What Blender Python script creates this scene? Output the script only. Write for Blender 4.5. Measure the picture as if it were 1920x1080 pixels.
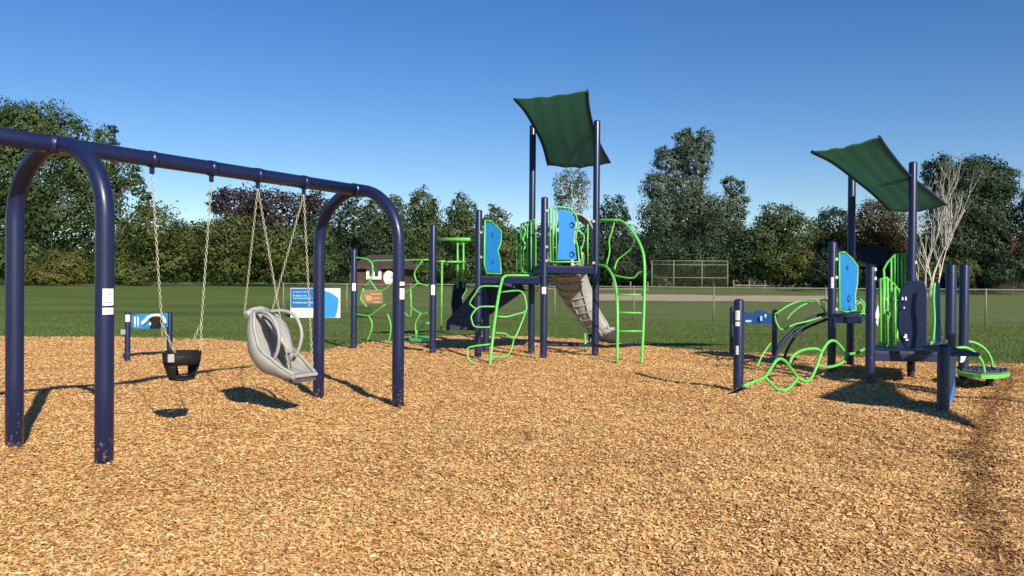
import bpy, math, random
import numpy as np
from mathutils import Vector, Matrix
R = math.radians
random.seed(7); rng = np.random.default_rng(7)
for o in list(bpy.data.objects): bpy.data.objects.remove(o)
sc = bpy.context.scene
col = sc.collection

# ------------------------------------------------------------ camera, sky, sun, exposure
FPX, CX, CY, HOR, CAMH = 1500.0, 960.0, 540.0, 530.0, 1.40
ROLL, PITCH = R(0.4), math.atan((540.0 - HOR) / FPX)
cam_d = bpy.data.cameras.new('camera'); cam = bpy.data.objects.new('camera', cam_d); col.objects.link(cam)
cam_d.sensor_width = 36.0; cam_d.lens = 36.0 * FPX / 1920.0; cam_d.clip_end = 3000; cam_d.clip_start = 0.05
F_ = Vector((0, math.cos(PITCH), -math.sin(PITCH)))
R_ = Vector((math.cos(ROLL), 0, math.sin(ROLL))); R_ = (R_ - F_ * R_.dot(F_)).normalized()
U_ = R_.cross(F_).normalized()
cam.matrix_world = Matrix(((R_.x, U_.x, -F_.x, 0), (R_.y, U_.y, -F_.y, 0), (R_.z, U_.z, -F_.z, CAMH), (0, 0, 0, 1)))
sc.camera = cam
SUN_EL, SUN_AZ = R(28), R(153)          # azimuth clockwise from +Y
SUNV = Vector((math.sin(SUN_AZ) * math.cos(SUN_EL), math.cos(SUN_AZ) * math.cos(SUN_EL), math.sin(SUN_EL)))
world = bpy.data.worlds.new('World'); sc.world = world; world.use_nodes = True
wn = world.node_tree.nodes; wl = world.node_tree.links
bg = wn['Background']; sky = wn.new('ShaderNodeTexSky'); sky.sky_type = 'NISHITA'
sky.sun_disc = False; sky.sun_elevation = SUN_EL; sky.sun_rotation = SUN_AZ
sky.air_density = 1.0; sky.dust_density = 0.0; sky.ozone_density = 3.0; sky.altitude = 100
hs = wn.new('ShaderNodeHueSaturation'); hs.inputs['Saturation'].default_value = 1.30; hs.inputs['Hue'].default_value = 0.512; wl.new(sky.outputs[0], hs.inputs['Color']); wl.new(hs.outputs[0], bg.inputs[0]); bg.inputs[1].default_value = 0.082
sl = bpy.data.lights.new('sun', 'SUN'); sl.energy = 4.8; sl.angle = R(0.53); sl.color = (1.0, 0.90, 0.76)
so = bpy.data.objects.new('sun', sl); col.objects.link(so); so.rotation_euler = SUNV.to_track_quat('Z', 'Y').to_euler()
so.location = SUNV * 60
sc.view_settings.view_transform = 'Standard'; sc.view_settings.look = 'None'
sc.view_settings.exposure = 0.5; sc.view_settings.gamma = 1.0

# ------------------------------------------------------------ surveying helpers: bearing + distance -> world point
def at(px, py, Y):
    d = R_ * ((px - CX) / FPX) + U_ * ((CY - py) / FPX) + F_
    t = Y / d.y
    return Vector((d.x * t, Y, CAMH + d.z * t))
def gr(px, py, z=0.0):
    d = R_ * ((px - CX) / FPX) + U_ * ((CY - py) / FPX) + F_
    t = (z - CAMH) / d.z
    return Vector((d.x * t, d.y * t, z))
def lerp(a, b, t): return a + (b - a) * t
def sstep(a, b, x):
    t = np.clip((x - a) / (b - a), 0, 1); return t * t * (3 - 2 * t)

# ------------------------------------------------------------ materials
def mat(name, base, rough=0.5, spec=0.5, metal=0.0, noise=0.0, nscale=8.0, bump=0.0, bscale=40.0, coat=0.0, dirt=None, transl=0.0):
    m = bpy.data.materials.new(name); m.use_nodes = True
    nt = m.node_tree; n = nt.nodes; l = nt.links; b = n['Principled BSDF']
    b.inputs['Base Color'].default_value = (*base, 1); b.inputs['Roughness'].default_value = rough
    b.inputs['Metallic'].default_value = metal; b.inputs['Specular IOR Level'].default_value = spec
    b.inputs['Coat Weight'].default_value = coat; b.inputs['Coat Roughness'].default_value = 0.15
    tc = n.new('ShaderNodeTexCoord')
    if noise or dirt:
        t = n.new('ShaderNodeTexNoise'); t.inputs['Scale'].default_value = nscale; t.inputs['Detail'].default_value = 6
        l.new(tc.outputs['Object'], t.inputs['Vector'])
        mx = n.new('ShaderNodeMix'); mx.data_type = 'RGBA'
        r = n.new('ShaderNodeMapRange'); r.inputs[1].default_value = 0.35; r.inputs[2].default_value = 0.75
        l.new(t.outputs['Fac'], r.inputs[0]); l.new(r.outputs[0], mx.inputs[0])
        c2 = dirt if dirt else tuple(max(0, c * (1 - noise)) for c in base)
        if dirt: r.inputs[4].default_value = noise
        mx.inputs[6].default_value = (*base, 1); mx.inputs[7].default_value = (*c2, 1)
        l.new(mx.outputs[2], b.inputs['Base Color'])
        r2 = n.new('ShaderNodeMapRange'); r2.inputs[3].default_value = rough * .85; r2.inputs[4].default_value = min(1, rough * 1.3)
        l.new(t.outputs['Fac'], r2.inputs[0]); l.new(r2.outputs[0], b.inputs['Roughness'])
    if bump:
        t = n.new('ShaderNodeTexNoise'); t.inputs['Scale'].default_value = bscale; t.inputs['Detail'].default_value = 4
        l.new(tc.outputs['Object'], t.inputs['Vector'])
        bp = n.new('ShaderNodeBump'); bp.inputs['Strength'].default_value = bump; bp.inputs['Distance'].default_value = 0.01
        l.new(t.outputs['Fac'], bp.inputs['Height']); l.new(bp.outputs[0], b.inputs['Normal'])
    if transl:
        tr = n.new('ShaderNodeBsdfTranslucent'); ms = n.new('ShaderNodeMixShader'); ms.inputs[0].default_value = transl
        tr.inputs[0].default_value = (*base, 1)
        if noise: l.new(mx.outputs[2], tr.inputs[0])
        l.new(b.outputs[0], ms.inputs[1]); l.new(tr.outputs[0], ms.inputs[2]); l.new(ms.outputs[0], n['Material Output'].inputs[0])
    return m
M = {}
M['navy'] = mat('navy_paint', (0.009, 0.015, 0.060), 0.34, 0.4, noise=0.35, nscale=5, dirt=(0.014, 0.018, 0.05), coat=0.12)
def chip_dust(m):
    n = m.node_tree.nodes; l = m.node_tree.links; b = n['Principled BSDF']; src = b.inputs['Base Color'].links[0].from_socket
    tc = n.new('ShaderNodeTexCoord'); t = n.new('ShaderNodeTexNoise'); t.inputs['Scale'].default_value = 38; t.inputs['Detail'].default_value = 3; l.new(tc.outputs['Object'], t.inputs['Vector'])
    sp = n.new('ShaderNodeSeparateXYZ'); l.new(tc.outputs['Object'], sp.inputs[0])
    h = n.new('ShaderNodeMapRange'); h.inputs[1].default_value = 0.0; h.inputs[2].default_value = 0.55; h.inputs[3].default_value = 0.16; h.inputs[4].default_value = -0.02; l.new(sp.outputs['Z'], h.inputs[0])
    a = n.new('ShaderNodeMath'); a.operation = 'ADD'; l.new(t.outputs['Fac'], a.inputs[0]); l.new(h.outputs[0], a.inputs[1])
    k = n.new('ShaderNodeMapRange'); k.inputs[1].default_value = 0.70; k.inputs[2].default_value = 0.78; k.inputs[4].default_value = 0.75; l.new(a.outputs[0], k.inputs[0])
    mx = n.new('ShaderNodeMix'); mx.data_type = 'RGBA'; mx.inputs[7].default_value = (0.22, 0.17, 0.13, 1); l.new(k.outputs[0], mx.inputs[0]); l.new(src, mx.inputs[6]); l.new(mx.outputs[2], b.inputs['Base Color'])
chip_dust(M['navy'])
M['navy2'] = mat('navy_deck_coating', (0.016, 0.03, 0.085), 0.55, noise=0.4, nscale=12, bump=0.3)
M['green'] = mat('lime_green_paint', (0.13, 0.56, 0.09), 0.38, noise=0.25, nscale=9)
M['blue'] = mat('blue_plastic', (0.012, 0.20, 0.56), 0.45, noise=0.12, nscale=4)
M['blue_dk'] = mat('dark_blue_plastic', (0.008, 0.022, 0.075), 0.5, noise=0.2, nscale=6)
M['blue_lt'] = mat('pale_blue_print', (0.25, 0.5, 0.72), 0.5)
M['grey'] = mat('grey_plastic', (0.35, 0.35, 0.335), 0.5, noise=0.18, nscale=10, bump=0.15, bscale=90)
M['grey_dk'] = mat('dark_grey_plastic', (0.11, 0.105, 0.10), 0.55, noise=0.2, nscale=10)
M['rubber'] = mat('black_rubber', (0.012, 0.012, 0.012), 0.65, 0.3, noise=0.3, nscale=20)
M['chain'] = mat('coated_chain', (0.52, 0.52, 0.36), 0.4, metal=0.2, noise=0.3, nscale=30)
M['steel'] = mat('galvanised_steel', (0.40, 0.41, 0.39), 0.45, metal=0.6, noise=0.3, nscale=12)
M['fence'] = mat('fence_pipe', (0.19, 0.21, 0.14), 0.6, metal=0.1, noise=0.3, nscale=6)
M['white'] = mat('white_label', (0.78, 0.77, 0.72), 0.5)
M['ink'] = mat('grey_print', (0.16, 0.16, 0.17), 0.6)
M['sail'] = mat('green_shade_cloth', (0.16, 0.38, 0.31), 0.8, 0.2, noise=0.10, nscale=3.0, bump=0.1, bscale=90, transl=0.6)
M['sign_blue'] = mat('sign_blue', (0.02, 0.14, 0.38), 0.4, noise=0.1)
M['sign_blue2'] = mat('sign_light_blue', (0.03, 0.27, 0.60), 0.4, noise=0.1)
M['sign_tan'] = mat('sign_tan', (0.22, 0.17, 0.10), 0.6, noise=0.2)
M['sign_orange'] = mat('sign_orange', (0.65, 0.27, 0.08), 0.6)
M['bark'] = mat('bark', (0.09, 0.07, 0.05), 0.9, noise=0.5, nscale=5, bump=0.8, bscale=20)
M['bark_pale'] = mat('pale_dead_bark', (0.62, 0.58, 0.52), 0.85, noise=0.3, nscale=4)
M['roof_brown'] = mat('brown_shingles', (0.07, 0.045, 0.045), 0.9, noise=0.4, nscale=3, bump=0.6, bscale=12)
M['wall_brown'] = mat('brown_siding', (0.085, 0.045, 0.032), 0.85, noise=0.3, nscale=2)
M['wall_dark'] = mat('dark_siding', (0.012, 0.012, 0.012), 0.9, noise=0.3, nscale=2)
M['roof_dark'] = mat('charcoal_shingles', (0.014, 0.014, 0.014), 0.95, noise=0.3, nscale=3)
M['brick'] = mat('red_brick', (0.11, 0.05, 0.035), 0.9, noise=0.4, nscale=6)
M['glass'] = mat('window_glass', (0.02, 0.025, 0.03), 0.1, 0.6)
M['trim'] = mat('white_trim', (0.7, 0.7, 0.66), 0.6)
M['wood_grey'] = mat('weathered_wood', (0.20, 0.18, 0.145), 0.85, noise=0.4, nscale=4)

def leaf_mat(name, dark, light, extra=None, transl=0.25):
    m = bpy.data.materials.new(name); m.use_nodes = True
    nt = m.node_tree; n = nt.nodes; l = nt.links; b = n['Principled BSDF']
    a = n.new('ShaderNodeAttribute'); a.attribute_name = 'rnd'
    t = n.new('ShaderNodeTexNoise'); t.inputs['Scale'].default_value = 0.45; t.inputs['Detail'].default_value = 2
    tc = n.new('ShaderNodeTexCoord'); l.new(tc.outputs['Object'], t.inputs['Vector'])
    ad = n.new('ShaderNodeMath'); ad.operation = 'MULTIPLY_ADD'; ad.inputs[1].default_value = 0.6; ad.inputs[2].default_value = 0
    l.new(a.outputs['Fac'], ad.inputs[0])
    a2 = n.new('ShaderNodeMath'); a2.operation = 'MULTIPLY_ADD'; a2.inputs[1].default_value = 1.3; l.new(t.outputs['Fac'], a2.inputs[0])
    l.new(ad.outputs[0], a2.inputs[2])
    a3 = n.new('ShaderNodeMath'); a3.operation = 'SUBTRACT'; a3.inputs[1].default_value = 0.42; a3.use_clamp = True; l.new(a2.outputs[0], a3.inputs[0])
    cr = n.new('ShaderNodeValToRGB'); cr.color_ramp.elements[0].color = (*dark, 1); cr.color_ramp.elements[1].color = (*light, 1)
    if extra:
        e = cr.color_ramp.elements.new(0.93); e.color = (*light, 1); cr.color_ramp.elements[-1].color = (*extra, 1)
    l.new(a3.outputs[0], cr.inputs[0]); l.new(cr.outputs[0], b.inputs['Base Color'])
    b.inputs['Roughness'].default_value = 0.55; b.inputs['Specular IOR Level'].default_value = 0.3
    tr = n.new('ShaderNodeBsdfTranslucent'); l.new(cr.outputs[0], tr.inputs[0])
    ms = n.new('ShaderNodeMixShader'); ms.inputs[0].default_value = transl
    l.new(b.outputs[0], ms.inputs[1]); l.new(tr.outputs[0], ms.inputs[2]); l.new(ms.outputs[0], n['Material Output'].inputs[0])
    return m
L = {
 'green': leaf_mat('leaves_green', (0.022, 0.039, 0.014), (0.087, 0.131, 0.034)),
 'olive': leaf_mat('leaves_olive', (0.030, 0.045, 0.011), (0.107, 0.142, 0.031)),
 'dark': leaf_mat('leaves_dark', (0.013, 0.026, 0.014), (0.047, 0.079, 0.034)),
 'grey': leaf_mat('leaves_grey_green', (0.031, 0.049, 0.030), (0.111, 0.150, 0.085)),
 'purple': leaf_mat('leaves_purple', (0.014, 0.009, 0.010), (0.050, 0.031, 0.031)),
 'brown': leaf_mat('leaves_brownish', (0.032, 0.035, 0.012), (0.122, 0.097, 0.036)),
 'yellow': leaf_mat('leaves_yellow_green', (0.043, 0.052, 0.012), (0.147, 0.147, 0.030)),
}

# ------------------------------------------------------------ mesh building
def prop(o, label=None, cat=None, group=None, kind=None):
    if label: o['label'] = label
    if cat: o['category'] = cat
    if group: o['group'] = group
    if kind: o['kind'] = kind
    return o
def empty(name, loc, label=None, cat=None, group=None):
    o = bpy.data.objects.new(name, None); o.empty_display_size = 0.2; o.location = loc; col.objects.link(o)
    return prop(o, label, cat, group)
def wloc(o):
    v = Vector((0, 0, 0))
    while o is not None: v = v + o.location; o = o.parent
    return v
class MB:
    def __init__(s): s.v = []; s.f = []; s.sm = []
    def add(s, vs, fs, smooth=False):
        k = len(s.v); s.v += [tuple(v) for v in vs]; s.f += [tuple(i + k for i in f) for f in fs]; s.sm += [smooth] * len(fs); return s
    def box(s, c, d, rz=0.0, M3=None):
        c = Vector(c); hx, hy, hz = d[0] / 2, d[1] / 2, d[2] / 2; m = M3 or Matrix.Rotation(rz, 3, 'Z')
        vs = [c + m @ Vector((x * hx, y * hy, z * hz)) for x in (-1, 1) for y in (-1, 1) for z in (-1, 1)]
        return s.add(vs, [(0, 1, 3, 2), (4, 6, 7, 5), (0, 4, 5, 1), (2, 3, 7, 6), (0, 2, 6, 4), (1, 5, 7, 3)])
    def beam(s, a, b, w, h):
        a = Vector(a); b = Vector(b); d = (b - a); L_ = d.length; x = d.normalized(); up = Vector((0, 0, 1))
        if abs(x.z) > .95: up = Vector((0, 1, 0))
        y = up.cross(x).normalized(); z = x.cross(y)
        m = Matrix(((x.x, y.x, z.x), (x.y, y.y, z.y), (x.z, y.z, z.z)))
        return s.box((a + b) / 2, (L_, w, h), M3=m)
    def tube(s, pts, r, n=10, closed=False, caps=True, taper=None):
        pts = [Vector(p) for p in pts]; P = len(pts)
        if P < 2: return s
        rs = [r * lerp(1, taper, i / (P - 1)) for i in range(P)] if taper is not None else [r] * P
        T = []
        for i in range(P):
            if closed: t = pts[(i + 1) % P] - pts[i - 1]
            else: t = pts[min(i + 1, P - 1)] - pts[max(i - 1, 0)]
            T.append(t.normalized())
        u = Vector((0, 0, 1)) if abs(T[0].z) < .9 else Vector((1, 0, 0))
        u = (u - T[0] * u.dot(T[0])).normalized(); vs = []
        for i in range(P):
            u = (u - T[i] * u.dot(T[i])).normalized(); w = T[i].cross(u)
            for k in range(n):
                a = 2 * math.pi * k / n; vs.append(pts[i] + (u * math.cos(a) + w * math.sin(a)) * rs[i])
        fs = []
        for i in range(P if closed else P - 1):
            j = (i + 1) % P
            for k in range(n): fs.append((i * n + k, i * n + (k + 1) % n, j * n + (k + 1) % n, j * n + k))
        s.add(vs, fs, True)
        if caps and not closed:
            b = len(s.v) - len(vs)
            s.f.append(tuple(b + k for k in reversed(range(n)))); s.f.append(tuple(b + (P - 1) * n + k for k in range(n))); s.sm += [False, False]
        return s
    def prism(s, pts, off):
        n = len(pts); off = Vector(off); vs = [Vector(p) - off / 2 for p in pts] + [Vector(p) + off / 2 for p in pts]
        fs = [tuple(range(n)), tuple(reversed(range(n, 2 * n)))] + [(i, i + n, (i + 1) % n + n, (i + 1) % n) for i in range(n)]
        return s.add(vs, fs)
    def lathe(s, c, prof, n=20, a0=0.0, a1=None):
        c = Vector(c); full = a1 is None; a1 = a0 + 2 * math.pi if full else a1; k = n if full else n + 1; vs = []
        for r, z in prof:
            for i in range(k):
                a = a0 + (a1 - a0) * i / n; vs.append(c + Vector((r * math.cos(a), r * math.sin(a), z)))
        fs = []
        for j in range(len(prof) - 1):
            for i in range(n):
                i2 = (i + 1) % k; fs.append((j * k + i, j * k + i2, (j + 1) * k + i2, (j + 1) * k + i))
        return s.add(vs, fs, True)
    def grid(s, G, closed_u=False):
        a = len(G); b = len(G[0]); vs = [p for row in G for p in row]; fs = []
        for i in range(a - 1):
            for j in range(b - 1): fs.append((i * b + j, i * b + j + 1, (i + 1) * b + j + 1, (i + 1) * b + j))
        return s.add(vs, fs, True)
    def build(s, name, m, parent=None, solid=0.0, bevel=0.0, label=None):
        me = bpy.data.meshes.new(name)
        o0 = wloc(parent) if parent else Vector((0, 0, 0))
        me.from_pydata([(v[0] - o0.x, v[1] - o0.y, v[2] - o0.z) for v in s.v], [], s.f)
        me.polygons.foreach_set('use_smooth', s.sm)
        me.update(); me.materials.append(m)
        o = bpy.data.objects.new(name, me); col.objects.link(o)
        if parent: o.parent = parent
        if solid:
            md = o.modifiers.new('thickness', 'SOLIDIFY'); md.thickness = solid; md.offset = 0
        if bevel:
            md = o.modifiers.new('edges', 'BEVEL'); md.width = bevel; md.segments = 2; md.limit_method = 'ANGLE'
        if label: o['label'] = label
        return o
def cat(pts, k=5, closed=False):
    pts = [Vector(p) for p in pts]; n = len(pts); out = []
    if n < 3 and not closed: return pts
    for i in range(n if closed else n - 1):
        p0 = pts[(i - 1) % n] if closed or i > 0 else pts[0] * 2 - pts[1]
        p1 = pts[i]; p2 = pts[(i + 1) % n]
        p3 = pts[(i + 2) % n] if closed or i + 2 < n else pts[-1] * 2 - pts[-2]
        for j in range(k):
            t = j / k
            out.append(0.5 * ((2 * p1) + (p2 - p0) * t + (2 * p0 - 5 * p1 + 4 * p2 - p3) * t * t + (3 * p1 - p0 - 3 * p2 + p3) * t ** 3))
    if not closed: out.append(pts[-1])
    return out
def np_mesh(name, V, nper, attrs, m, kind=None):
    """quads/tris soup: V (N*nper,3)"""
    me = bpy.data.meshes.new(name); N = len(V) // nper
    me.vertices.add(len(V)); me.vertices.foreach_set('co', V.astype(np.float32).ravel())
    me.loops.add(len(V)); me.loops.foreach_set('vertex_index', np.arange(len(V), dtype=np.int32))
    me.polygons.add(N); me.polygons.foreach_set('loop_start', np.arange(0, len(V), nper, dtype=np.int32))
    me.update(calc_edges=True)
    for k, val in attrs.items():
        a = me.attributes.new(k, 'FLOAT', 'POINT'); a.data.foreach_set('value', np.repeat(val, nper).astype(np.float32))
    me.materials.append(m)
    o = bpy.data.objects.new(name, me); col.objects.link(o)
    if kind: o['kind'] = kind
    return o

# ------------------------------------------------------------ terrain
_ex = [-16, -9, -7.3, -6.2, -5.0, -4.0, -3.2, -2.6, -1.0, .8, 2.2, 3.2, 4.6, 6.2, 8.2, 12, 18]
_ey = [19.3, 19.2, 19.0, 18.2, 16.4, 15.6, 18.0, 20.0, 20.6, 20.4, 18.6, 17.2, 16.3, 15.4, 14.3, 13.6, 13.2]
def chips_edge(x):
    return np.interp(x, _ex, _ey) + 0.10 * np.sin(x * 5.1) + 0.07 * np.sin(x * 13.7 + 1) + .04 * np.sin(x * 31)
def ground_z(x, y):
    x = np.asarray(x, float); y = np.asarray(y, float)
    zl = np.interp(y, [-50, 30, 34, 42, 52, 90, 400, 2000], [0, 0, .12, .62, 1.0, 1.15, 1.2, 1.2])
    zr = np.interp(y, [-50, 30, 55, 72, 90, 120, 400, 2000], [0, 0, .19, .39, .84, 1.0, 1.2, 1.2])
    t = sstep(-9, 6, x)
    far = sstep(26, 40, y)
    z = zl * (1 - t) + zr * t
    z = z + far * 0.04 * np.sin(x * .31 + 1.3) * np.sin(y * .23) + 0.02 * np.sin(x * .9) * np.sin(y * .7 + 2) * sstep(12, 22, y)
    return z - 0.16 * sstep(.15, .8, chips_edge(x) - y)
_ex = [-16, -9, -7.3, -6.2, -5.0, -4.0, -3.2, -2.6, -1.0, .8, 2.2, 3.2, 4.6, 6.2, 8.2, 12, 18]
_ey = [19.3, 19.2, 19.0, 18.2, 16.4, 15.6, 18.0, 20.0, 20.6, 20.4, 18.6, 17.2, 16.3, 15.4, 14.3, 13.6, 13.2]
def chips_edge(x):
    return np.interp(x, _ex, _ey) + 0.10 * np.sin(x * 5.1) + 0.07 * np.sin(x * 13.7 + 1) + .04 * np.sin(x * 31)
def vnoise(x, y, f, seed):
    x = np.asarray(x) * f; y = np.asarray(y) * f; xi = np.floor(x); yi = np.floor(y); u = x - xi; v = y - yi; u = u * u * (3 - 2 * u); v = v * v * (3 - 2 * v)
    h = lambda a, b: np.mod(np.sin(a * 127.1 + b * 311.7 + seed * 17.3) * 43758.5453, 1.0)
    return (h(xi, yi) * (1 - u) + h(xi + 1, yi) * u) * (1 - v) + (h(xi, yi + 1) * (1 - u) + h(xi + 1, yi + 1) * u) * v
FEET = [tuple(gr(*p))[:2] for p in ((195, 878), (27, 848), (746, 767), (597, 749), (1384, 741), (1768, 776), (1631, 726), (811, 667), (896, 673), (1019, 677), (1116, 671))]
def chips_z(x, y):
    e = chips_edge(x) - y
    z = 0.012 * np.sin(x * 2.1 + y * .8) + 0.012 * np.sin(y * 2.7 - x * 1.1 + 2) + 0.008 * np.sin(x * 6.3 + 1) * np.sin(y * 5.2)
    z = z + .030 * (vnoise(x, y, 1.3, 1) - .5) + .022 * (vnoise(x, y, 3.1, 2) - .5) + .014 * (vnoise(x, y, 7, 3) - .5)
    for px, py in ((-3.1, 7.3), (-2.3, 8.5)): z = z - .045 * np.exp(-((x - px) ** 2 + (y - py) ** 2) / .16) + .02 * np.exp(-((x - px) ** 2 + (y - py) ** 2 - .0) / .5)
    for px, py in FEET: z = z + .015 * np.exp(-((x - px) ** 2 + (y - py) ** 2) / .03)
    z = z + 0.016 * np.exp(-((x + 3.6) ** 2 + (y - 7) ** 2) / 1.5)
    return (z + 0.02) * np.clip((e + .15) / .5, 0, 1) + 0.0 - 0.05 * np.clip(-e / .2, 0, 1)
DARK_BAND = [gr(1905, 690), gr(1862, 760), gr(1834, 830), gr(1836, 910), gr(1850, 990), gr(1880, 1080), gr(1900, 1200)]  # centre line of a curved band of darker chip colour
def darken_at(x, y):  # how much the chip colour darkens: curved band plus noise patches
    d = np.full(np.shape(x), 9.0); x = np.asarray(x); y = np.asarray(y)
    for a, b in zip(DARK_BAND[:-1], DARK_BAND[1:]):
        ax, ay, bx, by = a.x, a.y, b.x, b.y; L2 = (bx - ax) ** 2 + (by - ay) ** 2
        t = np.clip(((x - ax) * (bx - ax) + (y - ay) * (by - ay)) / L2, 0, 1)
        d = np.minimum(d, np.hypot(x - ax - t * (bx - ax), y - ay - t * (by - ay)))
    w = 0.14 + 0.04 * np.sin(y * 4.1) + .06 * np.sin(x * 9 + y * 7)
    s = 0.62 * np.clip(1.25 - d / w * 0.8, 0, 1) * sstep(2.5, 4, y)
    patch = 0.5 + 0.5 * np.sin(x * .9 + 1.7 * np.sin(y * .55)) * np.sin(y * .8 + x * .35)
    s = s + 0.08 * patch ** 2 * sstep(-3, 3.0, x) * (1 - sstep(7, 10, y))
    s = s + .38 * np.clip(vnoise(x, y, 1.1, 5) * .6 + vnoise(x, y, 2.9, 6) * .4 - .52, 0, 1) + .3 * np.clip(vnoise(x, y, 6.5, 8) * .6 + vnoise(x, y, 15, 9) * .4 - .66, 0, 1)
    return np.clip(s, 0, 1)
def axis(breaks):
    out = []
    for a, b, st in breaks: out += list(np.arange(a, b, st))
    out.append(breaks[-1][1]); return np.array(out)
def sheet(name, xs, ys, zf, m, darken=False):
    X, Y = np.meshgrid(xs, ys); Z = zf(X, Y); nx, ny = len(xs), len(ys)
    me = bpy.data.meshes.new(name); V = np.stack([X, Y, Z], -1).reshape(-1, 3)
    i = np.arange(nx * ny).reshape(ny, nx)
    q = np.stack([i[:-1, :-1], i[:-1, 1:], i[1:, 1:], i[1:, :-1]], -1).reshape(-1, 4)
    me.vertices.add(len(V)); me.vertices.foreach_set('co', V.astype(np.float32).ravel())
    me.loops.add(q.size); me.loops.foreach_set('vertex_index', q.ravel().astype(np.int32))
    me.polygons.add(len(q)); me.polygons.foreach_set('loop_start', np.arange(0, q.size, 4, dtype=np.int32))
    me.update(calc_edges=True); me.polygons.foreach_set('use_smooth', [True] * len(q))
    if darken:
        a = me.attributes.new('darken', 'FLOAT', 'POINT'); a.data.foreach_set('value', darken_at(V[:, 0], V[:, 1]).astype(np.float32))
    me.materials.append(m)
    o = bpy.data.objects.new(name, me); col.objects.link(o); o['kind'] = 'structure'
    return o
def grass_mat():
    m = bpy.data.materials.new('mown_grass'); m.use_nodes = True; nt = m.node_tree; n = nt.nodes; l = nt.links; b = n['Principled BSDF']
    tc = n.new('ShaderNodeTexCoord')
    mp = n.new('ShaderNodeMapping'); mp.inputs['Scale'].default_value = (0.10, 0.9, 1); l.new(tc.outputs['Object'], mp.inputs[0])
    a = n.new('ShaderNodeTexNoise'); a.inputs['Scale'].default_value = 0.6; a.inputs['Detail'].default_value = 5; l.new(mp.outputs[0], a.inputs['Vector'])
    f = n.new('ShaderNodeTexNoise'); f.inputs['Scale'].default_value = 14; f.inputs['Detail'].default_value = 6; l.new(tc.outputs['Object'], f.inputs['Vector'])
    cr = n.new('ShaderNodeValToRGB'); e = cr.color_ramp.elements
    e[0].position = 0.36; e[0].color = (0.062, 0.100, 0.020, 1); e[1].position = 0.66; e[1].color = (0.130, 0.172, 0.040, 1)
    mx = n.new('ShaderNodeMix'); mx.data_type = 'FLOAT'; mx.inputs[0].default_value = 0.45
    l.new(a.outputs['Fac'], mx.inputs[2]); l.new(f.outputs['Fac'], mx.inputs[3]); l.new(mx.outputs[0], cr.inputs[0])
    l.new(cr.outputs[0], b.inputs['Base Color']); b.inputs['Roughness'].default_value = 0.9; b.inputs['Specular IOR Level'].default_value = 0.15
    bp = n.new('ShaderNodeBump'); bp.inputs['Strength'].default_value = 0.5; bp.inputs['Distance'].default_value = 0.04
    l.new(f.outputs['Fac'], bp.inputs['Height']); l.new(bp.outputs[0], b.inputs['Normal'])
    return m
CH = [(0.0, (0.17, 0.075, 0.024)), (0.08, (0.44, 0.24, 0.085)), (0.45, (0.69, 0.41, 0.155)), (0.8, (0.81, 0.525, 0.22)), (1.0, (0.88, 0.67, 0.37))]
def chip_ramp(n):
    cr = n.new('ShaderNodeValToRGB')
    for i, (p, c) in enumerate(CH):
        e = cr.color_ramp.elements[i] if i < 2 else cr.color_ramp.elements.new(p)
        e.position = p; e.color = (*c, 1)
    return cr
def darken_mix(n, l, src, dst):
    s = n.new('ShaderNodeAttribute'); s.attribute_name = 'darken'
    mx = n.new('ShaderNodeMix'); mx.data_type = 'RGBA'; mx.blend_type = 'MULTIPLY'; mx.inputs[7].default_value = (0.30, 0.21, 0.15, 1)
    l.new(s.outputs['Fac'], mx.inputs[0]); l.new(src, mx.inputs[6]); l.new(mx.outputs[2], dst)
def chips_sheet_mat():
    m = bpy.data.materials.new('wood_chip_bed'); m.use_nodes = True; nt = m.node_tree; n = nt.nodes; l = nt.links; b = n['Principled BSDF']
    tc = n.new('ShaderNodeTexCoord'); mp = n.new('ShaderNodeMapping'); mp.inputs['Scale'].default_value = (1.0, 1.7, 1); mp.inputs['Rotation'].default_value = (0, 0, .5)
    l.new(tc.outputs['Object'], mp.inputs[0])
    v = n.new('ShaderNodeTexVoronoi'); v.inputs['Scale'].default_value = 26; v.inputs['Randomness'].default_value = 1; l.new(mp.outputs[0], v.inputs['Vector'])
    sp = n.new('ShaderNodeSeparateColor'); l.new(v.outputs['Color'], sp.inputs[0])
    cr = chip_ramp(n); l.new(sp.outputs[0], cr.inputs[0]); darken_mix(n, l, cr.outputs[0], b.inputs['Base Color'])
    b.inputs['Roughness'].default_value = 0.9; b.inputs['Specular IOR Level'].default_value = 0.2
    ma = n.new('ShaderNodeMath'); ma.operation = 'ADD'; l.new(sp.outputs[1], ma.inputs[0]); l.new(v.outputs['Distance'], ma.inputs[1])
    bp = n.new('ShaderNodeBump'); bp.inputs['Strength'].default_value = 1.0; bp.inputs['Distance'].default_value = 0.02
    l.new(ma.outputs[0], bp.inputs['Height']); l.new(bp.outputs[0], b.inputs['Normal'])
    return m
def chips_mat():
    m = bpy.data.materials.new('wood_chips'); m.use_nodes = True; nt = m.node_tree; n = nt.nodes; l = nt.links; b = n['Principled BSDF']
    a = n.new('ShaderNodeAttribute'); a.attribute_name = 'rnd'; cr = chip_ramp(n); l.new(a.outputs['Fac'], cr.inputs[0])
    darken_mix(n, l, cr.outputs[0], b.inputs['Base Color']); b.inputs['Roughness'].default_value = 0.75; b.inputs['Specular IOR Level'].default_value = 0.3
    return m
GR = grass_mat()
gx = axis([(-600, -90, 60), (-90, -30, 6), (-30, 30, .3), (30, 90, 6), (90, 601, 60)])
gy = axis([(-40, 10, 5), (10, 24, .12), (24, 60, .8), (60, 130, 3), (130, 400, 30), (400, 1600, 200)])
sheet('grass_field', gx, gy, ground_z, GR)
cx_ = axis([(-15, 17, .1)]); 
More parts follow.
